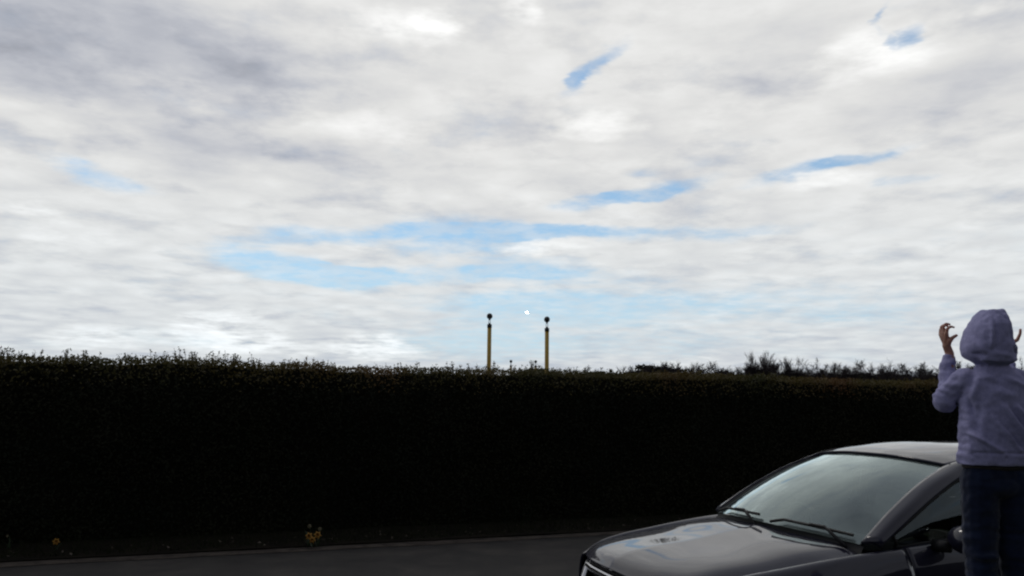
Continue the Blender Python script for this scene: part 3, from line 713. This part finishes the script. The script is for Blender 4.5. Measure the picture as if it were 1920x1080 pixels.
tg = surf(np.array([[(-1.985, 0, 1.04), (-1.975, .36, 1.03), (-1.89, .665, 1.01)], [(-2.10, 0, 1.0), (-2.09, .36, .99), (-2.0, .66, .96)], [(-2.17, 0, .80), (-2.15, .40, .80), (-2.07, .68, .80)], [(-2.20, 0, .60), (-2.18, .4, .60), (-2.09, .70, .60)], [(-2.22, 0, .40), (-2.2, .4, .40), (-2.10, .69, .40)], [(-2.15, 0, .25), (-2.13, .4, .25), (-2.05, .64, .26)]]), 30, 12)
tg = np.concatenate([mirror(tg)[:, :-1], tg], 1); panel('tailgate', tg[:, ::-1], M_paint, car)
for s_ in (1, -1):
    q = MB(); q.ball((-2.08, .60 * s_, .86), (.05, .10, .07)); q.build('tail_light', M_red, car, True)

# ---- scuttle, wipers
q = MB(); G = np.array([[(x0 + .02 - .105 * (abs(y) / .72) ** 2, y, z0 - .03 * (abs(y) / .72) ** 2) for y in np.linspace(-.72, .72, 25)] for x0, z0 in ((1.065, .925), (1.03, .93), (1.00, .985))])
q.grid(G); q.build('scuttle_panel', M_trim, car)
for y0, y1 in ((.12, .66), (-.62, -.02)):
    def on_ws(y, f):
        r_ = int(f * 25); j = int(np.argmin(np.abs(Pw[r_, :, 1] - y))); return Vector(Pw[r_, j]) + Vector((.018, 0, .018))
    q = MB(); q.tube([on_ws(y, .035 + .03 * k / 6) for k, y in enumerate(np.linspace(y0, y1, 7))], .009, 6); wb = q.build('wiper_blade', M_trim, car)
    q = MB(); q.tube([Vector((1.07 - .1 * (y1 / .72) ** 2, y1, .945)), on_ws(y1 * .7 + y0 * .3, .06) + Vector((.01, 0, .012)), on_ws((y0 + y1) / 2, .06) + Vector((.004, 0, .008))], [.012, .009, .007], 6); q.build('wiper_arm', M_trim, wb, True)
q = MB(); q.tube([(.25, -.10, 1.33), (.22, 0, 1.345), (.25, .10, 1.33)], [.028, .034, .028], 10); q.build('rear_view_mirror', M_trim, car, True)

# ---- cabin
q = MB(); G = surf(np.array([[(1.02, 0, .955), (.97, .40, .95), (.86, .70, .925)], [(.72, 0, .955), (.70, .40, .95), (.64, .70, .92)], [(.52, 0, .90), (.50, .40, .90), (.48, .70, .88)], [(.50, 0, .55), (.48, .40, .55), (.46, .70, .55)]]), 20, 12)
G = np.concatenate([mirror(G)[:, :-1], G], 1); q.grid(G); q.build('dashboard', M_dash, car, True)
def rounded(c, d, rot, name, m):
    bm = bmesh.new(); bmesh.ops.create_cube(bm, size=1)
    for v in bm.verts: v.co = rot @ Vector((v.co.x * d[0], v.co.y * d[1], v.co.z * d[2])) + Vector(c)
    bmesh.ops.bevel(bm, geom=bm.edges[:], offset=min(d) * .32, segments=3, affect='EDGES', profile=.5)
    me = bpy.data.meshes.new(name); bm.to_mesh(me); bm.free(); return me
I3 = Matrix.Identity(3)
for s_ in (1, -1):
    st_ = link('front_seat', rounded((-.08, .36 * s_, .48), (.52, .50, .16), I3, 'seat', M_seat), M_seat, car, True)
    link('seat_back', rounded((-.38, .36 * s_, .80), (.14, .48, .62), Matrix.Rotation(-.30, 3, 'Y'), 'sb', M_seat), M_seat, st_, True)
    link('headrest', rounded((-.50, .36 * s_, 1.19), (.10, .26, .18), Matrix.Rotation(-.2, 3, 'Y'), 'hr', M_seat), M_seat, st_, True)
rs = link('rear_seat', rounded((-1.0, 0, .50), (.50, 1.25, .16), I3, 'rs', M_seat), M_seat, car, True)
link('seat_back', rounded((-1.33, 0, .82), (.14, 1.25, .62), Matrix.Rotation(-.35, 3, 'Y'), 'rb', M_seat), M_seat, rs, True)
q = MB(); cw = Vector((.40, -.36, .88)); ax_ = Matrix.Rotation(R(-65), 3, 'Y')
q.tube([cw + ax_ @ Vector((.185 * math.cos(a), .185 * math.sin(a), 0)) for a in np.linspace(0, 2 * math.pi, 33)], .015, 8, cap=False)
for a in (0.3, math.pi - .3, 1.5 * math.pi): q.tube([cw, cw + ax_ @ Vector((.18 * math.cos(a), .18 * math.sin(a), 0))], .014, 6)
q.ball(cw, .05); q.build('steering_wheel', M_dash, car, True)

# ---- wheels
def wheel_meshes():
    ty = MB(); prof = [(.205, -.095), (.30, -.105), (.318, -.085), (.322, -.04), (.322, .04), (.318, .085), (.30, .105), (.205, .095)]
    for a_ in range(40):
        a = 2 * math.pi * a_ / 40; ty.v += [(r_ * math.cos(a), y, r_ * math.sin(a)) for r_, y in prof]
    n8 = len(prof)
    for a_ in range(40):
        for k in range(n8 - 1): ty.f.append((a_ * n8 + k, a_ * n8 + k + 1, ((a_ + 1) % 40) * n8 + k + 1, ((a_ + 1) % 40) * n8 + k))
    ri = MB(); 
    for a_ in range(40):
        a = 2 * math.pi * a_ / 40; ri.v += [(r_ * math.cos(a), y, r_ * math.sin(a)) for r_, y in ((.21, .09), (.195, .085), (.19, -.06))]
    for a_ in range(40):
        for k in range(2): ri.f.append((a_ * 3 + k, a_ * 3 + k + 1, ((a_ + 1) % 40) * 3 + k + 1, ((a_ + 1) % 40) * 3 + k))
    for k in range(5):
        a = 2 * math.pi * k / 5; c_ = Vector((math.cos(a), 0, math.sin(a))); ri.tube([c_ * .03 + Vector((0, .06, 0)), c_ * .195 + Vector((0, .078, 0))], [.035, .022], 6)
    ri.tube([(0, .0, 0), (0, .075, 0)], .045, 16)
    dk_ = MB(); dk_.tube([(0, -.05, 0), (0, -.03, 0)], .19, 24)
    return ty.mesh('tyre'), ri.mesh('rim'), dk_.mesh('brake_disc')
wm = wheel_meshes(); wm[0].materials.append(M_rubber); wm[1].materials.append(M_alloy); wm[2].materials.append(M_trim)
for me in wm[:2]: me.polygons.foreach_set('use_smooth', [True] * len(me.polygons))
for wx in WX:
    for s_ in (1, -1):
        w = bpy.data.objects.new('wheel', wm[1]); COL.objects.link(w); w.parent = car; w.location = (wx, .755 * s_, .322)
        w.rotation_euler = (0, 0, 0 if s_ > 0 else math.pi)
        for nme, me in (('tyre', wm[0]), ('brake_disc', wm[2])):
            c_ = bpy.data.objects.new(nme, me); COL.objects.link(c_); c_.parent = w

# ------------------------------------------------------------------ the boy in the hooded top
def noisy_cloth(name, a, b_, sc, bump=0.0015, bs=900):
    m = mat(name, a, 0.95, spec=0.1, ramp=[(0.35, a), (0.65, b_)], scale=sc, bump=bump, bscale=bs, sheen=0.15); return m
M_hood = noisy_cloth('lilac_grey_marl', (0.268, 0.262, 0.455), (0.335, 0.328, 0.540), 70)
M_jean = noisy_cloth('dark_blue_denim', (0.005, 0.009, 0.026), (0.011, 0.018, 0.046), 14)
M_shirt = mat('dark_brown_jersey', (0.040, 0.034, 0.034), 0.95)
M_skin = mat('skin', ramp=[(0.35, (0.32, 0.15, 0.105)), (0.65, (0.42, 0.215, 0.15))], scale=22, rough=0.5)
M_skin.node_tree.nodes['Principled BSDF'].inputs['Subsurface Weight'].default_value = 0.08
M_hair = mat('brown_hair', (0.03, 0.018, 0.01), 0.6)
M_shoe = mat('dark_shoe', (0.02, 0.02, 0.022), 0.6)
boy = empty('person', (2.2, 3.75, .725), label='child seen from behind in a lilac grey hooded top and dark jeans, both hands raised', category='person')

def skinned(name, mb, m, parent, voxel, smooth=6, shape=None, **props):
    """all the collected shapes grown together into one continuous surface"""
    me = mb.mesh(name + '_raw'); o = bpy.data.objects.new(name, me); COL.objects.link(o)
    r = o.modifiers.new('r', 'REMESH'); r.mode = 'VOXEL'; r.voxel_size = voxel
    s_ = o.modifiers.new('s', 'SMOOTH'); s_.factor = 0.5; s_.iterations = smooth
    dg = bpy.context.evaluated_depsgraph_get(); dg.update()
    out = bpy.data.meshes.new_from_object(o.evaluated_get(dg)); out.name = name
    bpy.data.objects.remove(o); out.materials.clear()
    if shape is not None:
        n = len(out.vertices); co = np.zeros(n * 3, np.float32); no = np.zeros(n * 3, np.float32)
        out.vertices.foreach_get('co', co); out.vertex_normals.foreach_get('vector', no)
        co = shape(co.reshape(-1, 3).astype(float), no.reshape(-1, 3).astype(float)); out.vertices.foreach_set('co', co.astype(np.float32).ravel()); out.update()
    return link(name, out, m, parent, True, **props)

# joints, metres from the feet; x right, y away from the camera, z up
ANK = [(-.075, 0, .07), (.095, 0, .07)]; KNE = [(-.058, .02, .36), (.094, .015, .36)]; HIP = [(-.045, 0, .68), (.098, 0, .68)]
SHL, ELL, WRL = Vector((-.070, .02, 1.135)), Vector((-.128, .10, 1.035)), Vector((-.064, .15, 1.262))
SHR, ELR, WRR = Vector((.165, .02, 1.135)), Vector((.265, .14, 1.045)), Vector((.245, .24, 1.268))
HEAD = Vector((.046, .02, 1.345)); NECK = Vector((.046, .01, 1.20))
b = MB()
b.ball(HEAD + Vector((.004, .014, .012)), (.063, .080, .084), 20, 14)                                          # skull
b.ball(HEAD + Vector((0, .045, -.045)), (.048, .050, .055), 14, 10)                                        # jaw
b.ball(HEAD + Vector((0, .102, -.012)), (.010, .016, .017), 10, 8)                                         # nose
b.ball(HEAD + Vector((0, .094, -.048)), (.022, .008, .008), 10, 8)                                         # lips
for s_ in (-1, 1):
    b.ball(HEAD + Vector((.030 * s_, .088, .012)), (.014, .008, .009), 10, 8)                              # eyes
    b.ball(HEAD + Vector((.072 * s_, .012, -.004)), (.008, .018, .026), 10, 8)                             # ears
    b.ball(HEAD + Vector((.034 * s_, .075, -.022)), (.024, .018, .02), 10, 8)                              # cheeks
b.cone(NECK - Vector((0, 0, .04)), HEAD - Vector((0, 0, .04)), .042, .040)
b.loft([(.038, .005, .66, .090, .060), (.038, .005, .74, .106, .070), (.038, .005, .86, .090, .062), (.04, .005, 1.0, .098, .066), (.046, .005, 1.12, .104, .058), (.046, .005, 1.17, .06, .045)], 28, 30)
for z, rx, ry in ((1.10, .098, .058),):
    b.ball((.038, .005, z), (rx, ry, .065), 20, 12)
for i in (0, 1):
    b.cone(HIP[i], KNE[i], .064, .046); b.cone(KNE[i], (ANK[i][0], -.005, .22), .044, .044); b.cone((ANK[i][0], -.005, .22), ANK[i], .043, .029)
    b.ball((ANK[i][0], .05, .035), (.032, .09, .026), 14, 8)
for s0, e0, w0 in ((SHL, ELL, WRL), (SHR, ELR, WRR)):
    b.cone(s0, e0, .036, .029); b.cone(e0, w0.lerp(e0, .45), .030, .030); b.cone(w0.lerp(e0, .45), w0, .029, .0205)
def hand(wr, palm, kn, tips, thumb):
    """wrist -> palm plate -> four bent fingers and a thumb off its side"""
    b.cone(wr, palm.lerp(wr, .35), .0200, .0195)
    ks = [kn + Vector(o_) for o_ in tips['knuckle']]
    for k in ks: b.cone(palm.lerp(wr, .3), k, .0145, .0092)
    b.cone(ks[0], ks[-1], .0088, .0080)
    for k, ch in zip(ks, tips['chain']):
        p = k; r_ = .0082
        for d in ch: q_ = p + Vector(d); b.cone(p, q_, r_, r_ * .9); p = q_; r_ *= .9
    p = thumb[0]; r_ = .0105
    b.cone(palm.lerp(wr, .5), p, .014, r_)
    for d in thumb[1:]: q_ = p + Vector(d); b.cone(p, q_, r_, r_ * .86); p = q_; r_ *= .86
# left hand: back of the hand to the left, fingers curling over to the right
hand(WRL, Vector((-.084, .15, 1.322)), Vector((-.091, .15, 1.362)),
     dict(knuckle=[(.003, -.030, -.006), (0, -.010, 0), (0, .010, .001), (.003, .029, -.004)],
          chain=[[(.002, -.004, .024), (.016, -.003, .011), (.015, 0, -.004)], [(-.001, -.001, .030), (.014, 0, .015), (.018, 0, -.003)],
                 [(.001, .001, .031), (.017, 0, .011), (.015, 0, -.009)], [(.004, .004, .024), (.017, 0, .006), (.012, 0, -.010)]]),
     [Vector((-.076, .122, 1.318)), (.014, -.006, .020), (.018, -.001, .010)])
# right hand, mostly hidden by the hood, little finger and thumb spread
hand(WRR, Vector((.262, .25, 1.318)), Vector((.272, .25, 1.345)),
     dict(knuckle=[(-.020, -.012, .004), (-.006, -.004, .006), (.006, .006, .004), (.018, .014, -.004)],
          chain=[[(.002, -.002, .022), (.002, .004, .014), (-.004, .008, .008)], [(0, .014, .020), (-.004, .018, .006), (-.004, .012, -.004)],
                 [(.002, .018, .018), (-.002, .018, .004), (-.004, .010, -.004)], [(.004, .018, .014), (0, .016, .004), (-.002, .010, -.002)]]),
     [Vector((.300, .236, 1.326)), (.026, 0, .014), (.016, 0, .030), (.004, 0, .022)])
skinned('body', b, M_skin, boy, .0042, 3)

# ---- hooded top
def fold(co, a, b_, width, depth, sharp=1.0):
    """signed ridge along the segment a-b, in the x-z plane"""
    a = np.array(a); b_ = np.array(b_); p = co[:, [0, 2]]; d = b_ - a; L = np.linalg.norm(d); t = np.clip(((p - a) @ d) / L**2, 0, 1)
    dist = np.linalg.norm(p - (a + t[:, None] * d), axis=1)
    return 1.8 * depth * np.exp(-(dist / width) ** 2) * (0.35 + 0.65 * np.sin(np.pi * np.clip(t, .04, .96)))
def cloth_noise(co, f, seed):
    return np.array([noise.noise((c[0] * f[0] + seed, c[1] * f[1], c[2] * f[2])) for c in co])
h = MB()
h.loft([(.028, .004, .742, .158, .098), (.028, .004, .775, .160, .102), (.031, .004, .83, .156, .100), (.036, .004, .90, .152, .098), (.043, .004, 1.0, .149, .094), (.048, .003, 1.08, .142, .086),
        (.052, .002, 1.13, .130, .076), (.055, 0, 1.165, .105, .066), (.056, 0, 1.195, .080, .058), (.056, 0, 1.21, .055, .045)], 48, 60, 2.3)
for s0, e0, w0, o_ in ((SHL, ELL, WRL, -1), (SHR, ELR, WRR, 1)):
    h.ball(s0 + Vector((.008 * -o_, 0, -.008)), (.056, .058, .056), 18, 12)
    h.cone(s0, e0 + Vector((0, 0, .004)), .055, .052); h.ball(e0 + Vector((0, -.004, -.006)), .053, 18, 12)
    m1 = e0.lerp(w0, .5) + Vector((-.006 * -o_ * -1, 0, 0)); c_ = e0.lerp(w0, .86)
    h.cone(e0, m1, .050, .041); h.cone(m1, c_, .041, .031); h.tube([c_, c_ + (w0 - e0).normalized() * .022], [.030, .030], 14)
# bunches of sleeve pushed up the forearm
for f_, r_ in ((.34, .047), (.56, .043), (.76, .037)):
    for e0, w0 in ((ELL, WRL), (ELR, WRR)):
        h.ball(e0.lerp(w0, f_) + Vector((rng.uniform(-.004, .004), -.003, 0)), (r_, r_ * .95, .024), 18, 8)
# hood: wide at the bottom, flattened peak
h.loft([(.046, .0, 1.205, .070, .060), (.046, .0, 1.222, .098, .085), (.044, .005, 1.245, .117, .098), (.043, .01, 1.270, .1195, .106), (.043, .012, 1.305, .110, .113), (.045, .012, 1.345, .097, .113),
        (.051, .012, 1.385, .084, .106), (.059, .01, 1.42, .069, .092), (.066, .008, 1.447, .054, .072), (.069, .006, 1.460, .046, .055)], 48, 60, 2.15)
h.cone((.030, -.004, 1.442), (.108, .0, 1.444), .016, .016)
h.ball((-.044, .010, 1.258), (.034, .055, .030), 14, 10); h.ball((.134, .010, 1.258), (.030, .055, .030), 14, 10)
h.ball((.046, -.062, 1.222), (.088, .030, .028), 18, 10)
def shape_top(co, no):
    d = np.zeros(len(co)); back = np.clip(-no[:, 1] * 1.7 + .05, 0, 1)
    hoodm = np.clip((co[:, 2] - 1.20) / .03, 0, 1); body = 1 - hoodm
    arm = ((co[:, 0] < -.105) | (co[:, 0] > .20)).astype(float)
    # pulls across the lower back, running down to the right
    for a_, b2, w_, dp in (((.040, 1.000), (.165, .800), .014, .016), ((-.020, .960), (.110, .790), .013, .010), ((.095, 1.010), (.205, .870), .012, .010), ((-.110, .930), (-.060, .800), .012, .009),
                           ((-.130, .900), (.02, .795), .010, .009), ((-.06, 1.02), (-.085, .90), .014, -.007), ((.0, 1.08), (.10, 1.05), .02, .006), ((.06, 1.14), (.16, 1.10), .014, .006), ((-.03, 1.15), (.03, 1.12), .014, .005),
                           ((.062, 1.0), (.175, .83), .010, -.008), ((0.0, .945), (.12, .80), .010, -.008), ((-.098, 1.06), (-.085, .96), .012, -.012), ((-.05, 1.13), (-.09, 1.03), .012, .007)):
        d += fold(co, a_, b2, w_, dp) * back * body
    # seam under the hood and hem band
    d -= .010 * np.exp(-((co[:, 2] - 1.197 - .05 * np.abs(co[:, 0] - .046)) / .010) ** 2) * back * (np.abs(co[:, 0] - .046) < .13)
    d -= .006 * np.exp(-((co[:, 2] - .800) / .006) ** 2) * body * (1 - arm)
    # hood: vertical gathers and drooping lower corners
    for a_, b2, w_, dp in (((.018, 1.42), (-.002, 1.28), .008, .006), ((.028, 1.42), (.016, 1.27), .008, -.006), ((.088, 1.43), (.112, 1.29), .009, .007), ((.100, 1.40), (.122, 1.30), .008, -.006),
                           ((.06, 1.44), (.085, 1.405), .008, -.005), ((-.05, 1.30), (-.02, 1.24), .012, .008), ((-.070, 1.248), (-.025, 1.246), .010, -.014), ((.105, 1.270), (.150, 1.245), .010, -.012),
                           ((.02, 1.25), (.09, 1.235), .012, .007)):
        d += 0.75 * fold(co, a_, b2, w_, dp) * back * hoodm
    d += (.006 + .004 * arm) * cloth_noise(co, (20, 16, 14), 3.0) + .0035 * cloth_noise(co, (34, 34, 40), 9.0)
    d += .0022 * arm * np.sin(co[:, 2] * 130 + co[:, 0] * 90 + 3 * cloth_noise(co, (12, 12, 12), 5))
    out = co + no * d[:, None]
    # flat hem: nothing hangs below it
    lowm = (out[:, 2] < .742) & (np.abs(out[:, 0] - .03) < .19)
    out[lowm, 2] = .742 + (out[lowm, 2] - .742) * .12
    return out
skinned('hooded_top', h, M_hood, boy, .0055, 5, shape_top)
q = MB(); 
for k in range(1): q.ball((.028, .004, .735), (.148, .090, .028), 28, 10)
skinned('shirt_hem', q, M_shirt, boy, .007, 3)

# ---- jeans
j = MB(); j.ball((.026, .004, .705), (.143, .086, .06), 24, 12); j.ball((.026, .0, .65), (.145, .090, .07), 24, 12)
for i in (0, 1):
    j.cone(HIP[i], KNE[i], .082, .072); j.cone(KNE[i], (ANK[i][0], -.005, .09), .069, .062)
    j.ball((KNE[i][0], -.01, .34), (.064, .060, .025), 16, 8)
def shape_jeans(co, no):
    d = .005 * cloth_noise(co, (14, 14, 30), 2) + .003 * cloth_noise(co, (40, 40, 50), 6) + .003 * np.sin(co[:, 2] * 110 + 4 * cloth_noise(co, (8, 8, 8), 1)) * (np.abs(co[:, 2] - .36) < .12)
    return co + no * d[:, None]
skinned('jeans', j, M_jean, boy, .007, 4, shape_jeans)
for i in (0, 1):
    q = MB(); q.ball((ANK[i][0], .045, .045), (.042, .105, .045), 18, 10); q.ball((ANK[i][0], -.02, .055), (.040, .050, .052), 18, 10); q.box((ANK[i][0], .035, .012), (.078, .21, .022))
    skinned('shoe', q, M_shoe, boy, .006, 3)

# ------------------------------------------------------------------ approach light posts
M_yel = mat('yellow_paint', ramp=[(0.35, (0.30, 0.19, 0.022)), (0.65, (0.42, 0.27, 0.03))], scale=6, rough=0.6)
M_blk = mat('black_metal', (0.010, 0.010, 0.012), 0.5)
M_gal = mat('galvanised_rod', (0.30, 0.31, 0.33), 0.45, metal=0.7)
def post(x, y, ztop, label, lean=0.0, dz=0.0):
    o = empty('approach_light_post', (x, y, 0), label=label, category='light post', group='approach light posts behind the hedge')
    zp = ztop - 0.52 + dz
    q = MB(); q.tube([(0, 0, 0), (0, 0, zp)], [.082, .078], 14); q.build('pole', M_yel, o, True)
    q = MB(); q.tube([(0, 0, zp - .02), (0, 0, zp + .11)], [.088, .088], 14); q.tube([(0, 0, zp + .11), (0, 0, zp + .16)], [.055, .03], 10); q.build('pole_cap', M_blk, o, True)
    for s_ in (-1, 1):
        q = MB(); q.tube([(.033 * s_, 0, zp + .10), (.024 * s_, 0, ztop - .17)], .011, 6); q.build('rod', M_gal, o, True)
    lh = MB(); c = Vector((0, 0, ztop - .10))
    lh.tube([c + Vector((0, d, 0)) for d in (-.13, -.11, -.05, .05, .10)], [.045, .085, .108, .112, .102], 18)
    lh.tube([c + Vector((0, 0, -.10)), c + Vector((0, 0, -.15))], [.045, .03], 10)
    l = lh.build('lamp_head', M_blk, o, True)
    q = MB(); q.tube([c + Vector((0, .10, 0)), c + Vector((0, .115, 0))], [.09, .07], 16); q.build('lens', M_lens, l, True)
    q = MB(); q.box((0, 0, .02), (.4, .4, .1)); q.build('footing', M_gal, o)
    return o
post(-.832, 30, 5.15, 'yellow approach light post behind the hedge, left and slightly taller of the near pair')
post(1.33, 30, 5.05, 'yellow approach light post behind the hedge, right of the near pair', dz=-.02)
post(-.02, 61, 5.16, 'small distant light post peeping over the hedge, left of the far pair')
post(1.86, 61, 5.16, 'small distant light post peeping over the hedge beside a twiggy bush')
# the twiggy bush at the foot of the far right post
o = empty('bush', (1.95, 58, 0), label='dark twiggy bush peeping over the hedge beside the far right post', category='bush')
q = MB(); q.tube([(0, 0, 0), (.05, 0, 2.6)], [.06, .03], 6); q.build('stem', M_bark, o)
c = []
for i in range(1500):
    v = NR.normal(size=3); v = v / np.linalg.norm(v) * NR.rand() ** .4; c.append((v[0] * .55, v[1] * .5, 3.5 + v[2] * 1.25))
soup('foliage', leaves(np.array(c), .05), 4, M_bush, o, kind='stuff')

# ------------------------------------------------------------------ airliner on final approach, head on
M_white = mat('aircraft_paint', (0.72, 0.74, 0.76), 0.35)
M_eng = mat('engine_intake', (0.12, 0.12, 0.13), 0.4)
M_land = mat('landing_light', (1, 1, 1), 0.4, emit=(1.0, 0.93, 0.80), estr=26)
pl = empty('airliner', (66.9, 3500, 409), R(1.5), label='tiny airliner head on in the sky between the two yellow posts, landing lights on', category='aircraft')
q = MB(); q.tube([(0, y, z) for y, z in ((-17, -.3), (-16, -.2), (-13, 0), (-9, 0), (9, 0), (14, .6), (18, 1.4))], [.2, 1.0, 1.8, 2.0, 2.0, 1.3, .3], 20); q.build('fuselage', M_white, pl, True)
for s_ in (1, -1):
    q = MB(); q.add([(1.6 * s_, -3, -1.2), (1.6 * s_, 3.5, -1.2), (16 * s_, 6.5, 0), (16 * s_, 4.8, 0), (1.6 * s_, -3, -.7), (1.6 * s_, 3.5, -.7), (16 * s_, 6.5, .15), (16 * s_, 4.8, .15)],
                    [(0, 1, 2, 3), (4, 7, 6, 5), (0, 3, 7, 4), (1, 5, 6, 2), (2, 6, 7, 3), (0, 4, 5, 1)]); q.build('wing', M_white, pl)
    q = MB(); q.tube([(5.6 * s_, -3.6, -1.9), (5.6 * s_, -2.5, -1.9), (5.6 * s_, .8, -1.8)], [.85, 1.0, .55], 16); q.build('engine', M_eng, pl, True)
    q = MB(); q.add([(.3 * s_, 13, 1.2), (.3 * s_, 16.5, 1.2), (6 * s_, 17.8, 1.6), (6 * s_, 16.4, 1.6), (.3 * s_, 13, 1.5), (.3 * s_, 16.5, 1.5), (6 * s_, 17.8, 1.7), (6 * s_, 16.4, 1.7)],
                    [(0, 1, 2, 3), (4, 7, 6, 5), (0, 3, 7, 4), (1, 5, 6, 2), (2, 6, 7, 3), (0, 4, 5, 1)]); q.build('tailplane', M_white, pl)
    q = MB(); q.ball((2.6 * s_, -3.4, -.4), 3.0, 12, 8); q.build('landing_light', M_land, pl, True)
    q = MB(); q.tube([(2.6 * s_, 1, -1.2), (2.6 * s_, 1, -3.4)], .15, 6); q.tube([(2.2 * s_, 1, -3.4), (3.0 * s_, 1, -3.4)], .5, 12); q.build('main_gear', M_eng, pl)
q = MB(); q.ball((0, -14.6, -1.2), 3.5, 12, 8); q.build('landing_light', M_land, pl, True)
q = MB(); q.tube([(0, -13, -1.8), (0, -13, -3.6)], .12, 6); q.build('nose_gear', M_eng, pl)
q = MB(); q.add([(-.15, 12, 1.6), (.15, 12, 1.6), (.15, 18, 1.8), (-.15, 18, 1.8), (-.1, 16.3, 8), (.1, 16.3, 8), (.1, 18.6, 8), (-.1, 18.6, 8)],
                [(0, 3, 2, 1), (4, 5, 6, 7), (0, 1, 5, 4), (1, 2, 6, 5), (2, 3, 7, 6), (3, 0, 4, 7)]); q.build('fin', M_white, pl)

# ------------------------------------------------------------------ daffodils in the verge
M_pet = mat('daffodil_petal', (0.30, 0.15, 0.010), 0.6)
M_pale = mat('pale_petal', (0.16, 0.14, 0.08), 0.6)
M_cup = mat('daffodil_trumpet', (0.26, 0.10, 0.006), 0.6)
M_stem = mat('daffodil_leaf', (0.020, 0.040, 0.012), 0.6)
def daffodil(x, y, h, face_az, size, label, pale=False, tilt=0.25):
    o = empty('daffodil', (x, y, .02), label=label, category='flower', group='daffodils in the verge')
    f = Vector((math.cos(face_az), math.sin(face_az), tilt)).normalized(); hd = Vector((0, 0, h))
    q = MB(); q.tube([(0, 0, 0), (.005, 0, h * .6), hd, hd + f * .02], [.004, .0035, .003, .004], 6); q.build('stem', M_stem, o, True)
    for k in range(4):
        a = rng.uniform(0, 6.28); d = Vector((math.cos(a), math.sin(a), 0)); s_ = Vector((-d.y, d.x, 0)) * .006
        p = [d * .01, d * .03 + Vector((0, 0, h * .5)), d * .09 + Vector((0, 0, h * .8))]
        q = MB(); q.add([p[0] - s_, p[0] + s_, p[1] + s_, p[1] - s_, p[2]], [(0, 1, 2, 3), (3, 2, 4)]); q.build('leaf', M_stem, o)
    u = f.cross(Vector((0, 0, 1))).normalized(); w = u.cross(f)
    for k in range(6):
        a = k * math.pi / 3 + .2; d = u * math.cos(a) + w * math.sin(a); s_ = f.cross(d); c = hd + f * (.02 + (k % 2) * .002)
        q = MB(); q.add([c + d * .004, c + d * size * .5 + s_ * size * .3, c + d * size + f * -.004, c + d * size * .5 - s_ * size * .3, c + d * size * .5 + f * .006], [(0, 1, 4), (1, 2, 4), (2, 3, 4), (3, 0, 4)])
        q.build('petal', M_pale if pale else M_pet, o)
    q = MB(); q.tube([hd + f * .02, hd + f * (.02 + size * .5), hd + f * (.02 + size * .75)], [size * .22, size * .28, size * .42], 10, cap=False); q.build('trumpet', M_pale if pale else M_cup, o, True)
daffodil(-2.40, 9.93, .12, -1.45, .050, 'yellow daffodil, left bloom of the bright cluster at the foot of the hedge')
daffodil(-2.31, 9.96, .13, -1.3, .050, 'yellow daffodil, right bloom of the bright cluster at the foot of the hedge')
daffodil(-2.35, 9.90, .085, -1.5, .045, 'yellow daffodil, lowest bloom of the bright cluster at the foot of the hedge', tilt=.1)
daffodil(-2.42, 10.03, .22, -1.8, .030, 'faded pale daffodil standing just above the bright yellow cluster', pale=True)
daffodil(-2.30, 10.02, .19, -1.2, .026, 'faded cream daffodil right of and above the bright yellow cluster', pale=True)
daffodil(-5.14, 9.40, .115, -1.0, .042, 'single small yellow daffodil near the left end of the verge')
daffodil(-5.70, 9.45, .16, -2.6, .022, 'tiny pale daffodil left of the single small yellow one', pale=True)

# ------------------------------------------------------------------ low wall the boy stands on
M_conc = mat('concrete', ramp=[(0.3, (0.16, 0.155, 0.145)), (0.7, (0.27, 0.26, 0.24))], scale=5, rough=0.9, bump=0.004, bscale=60)
wall = empty('low_wall', (2.6, 3.78, 0), R(4), label='low concrete wall under the standing boy, beside the parked car', category='wall')
for k in range(5):
    q = MB(); q.box((-.9 + k * .62, 0, .33), (.60, .30, .66)); q.build('block', M_conc, wall)
    q = MB(); q.box((-.9 + k * .62, 0, .695), (.61, .36, .06)); q.build('coping_stone', M_conc, wall)
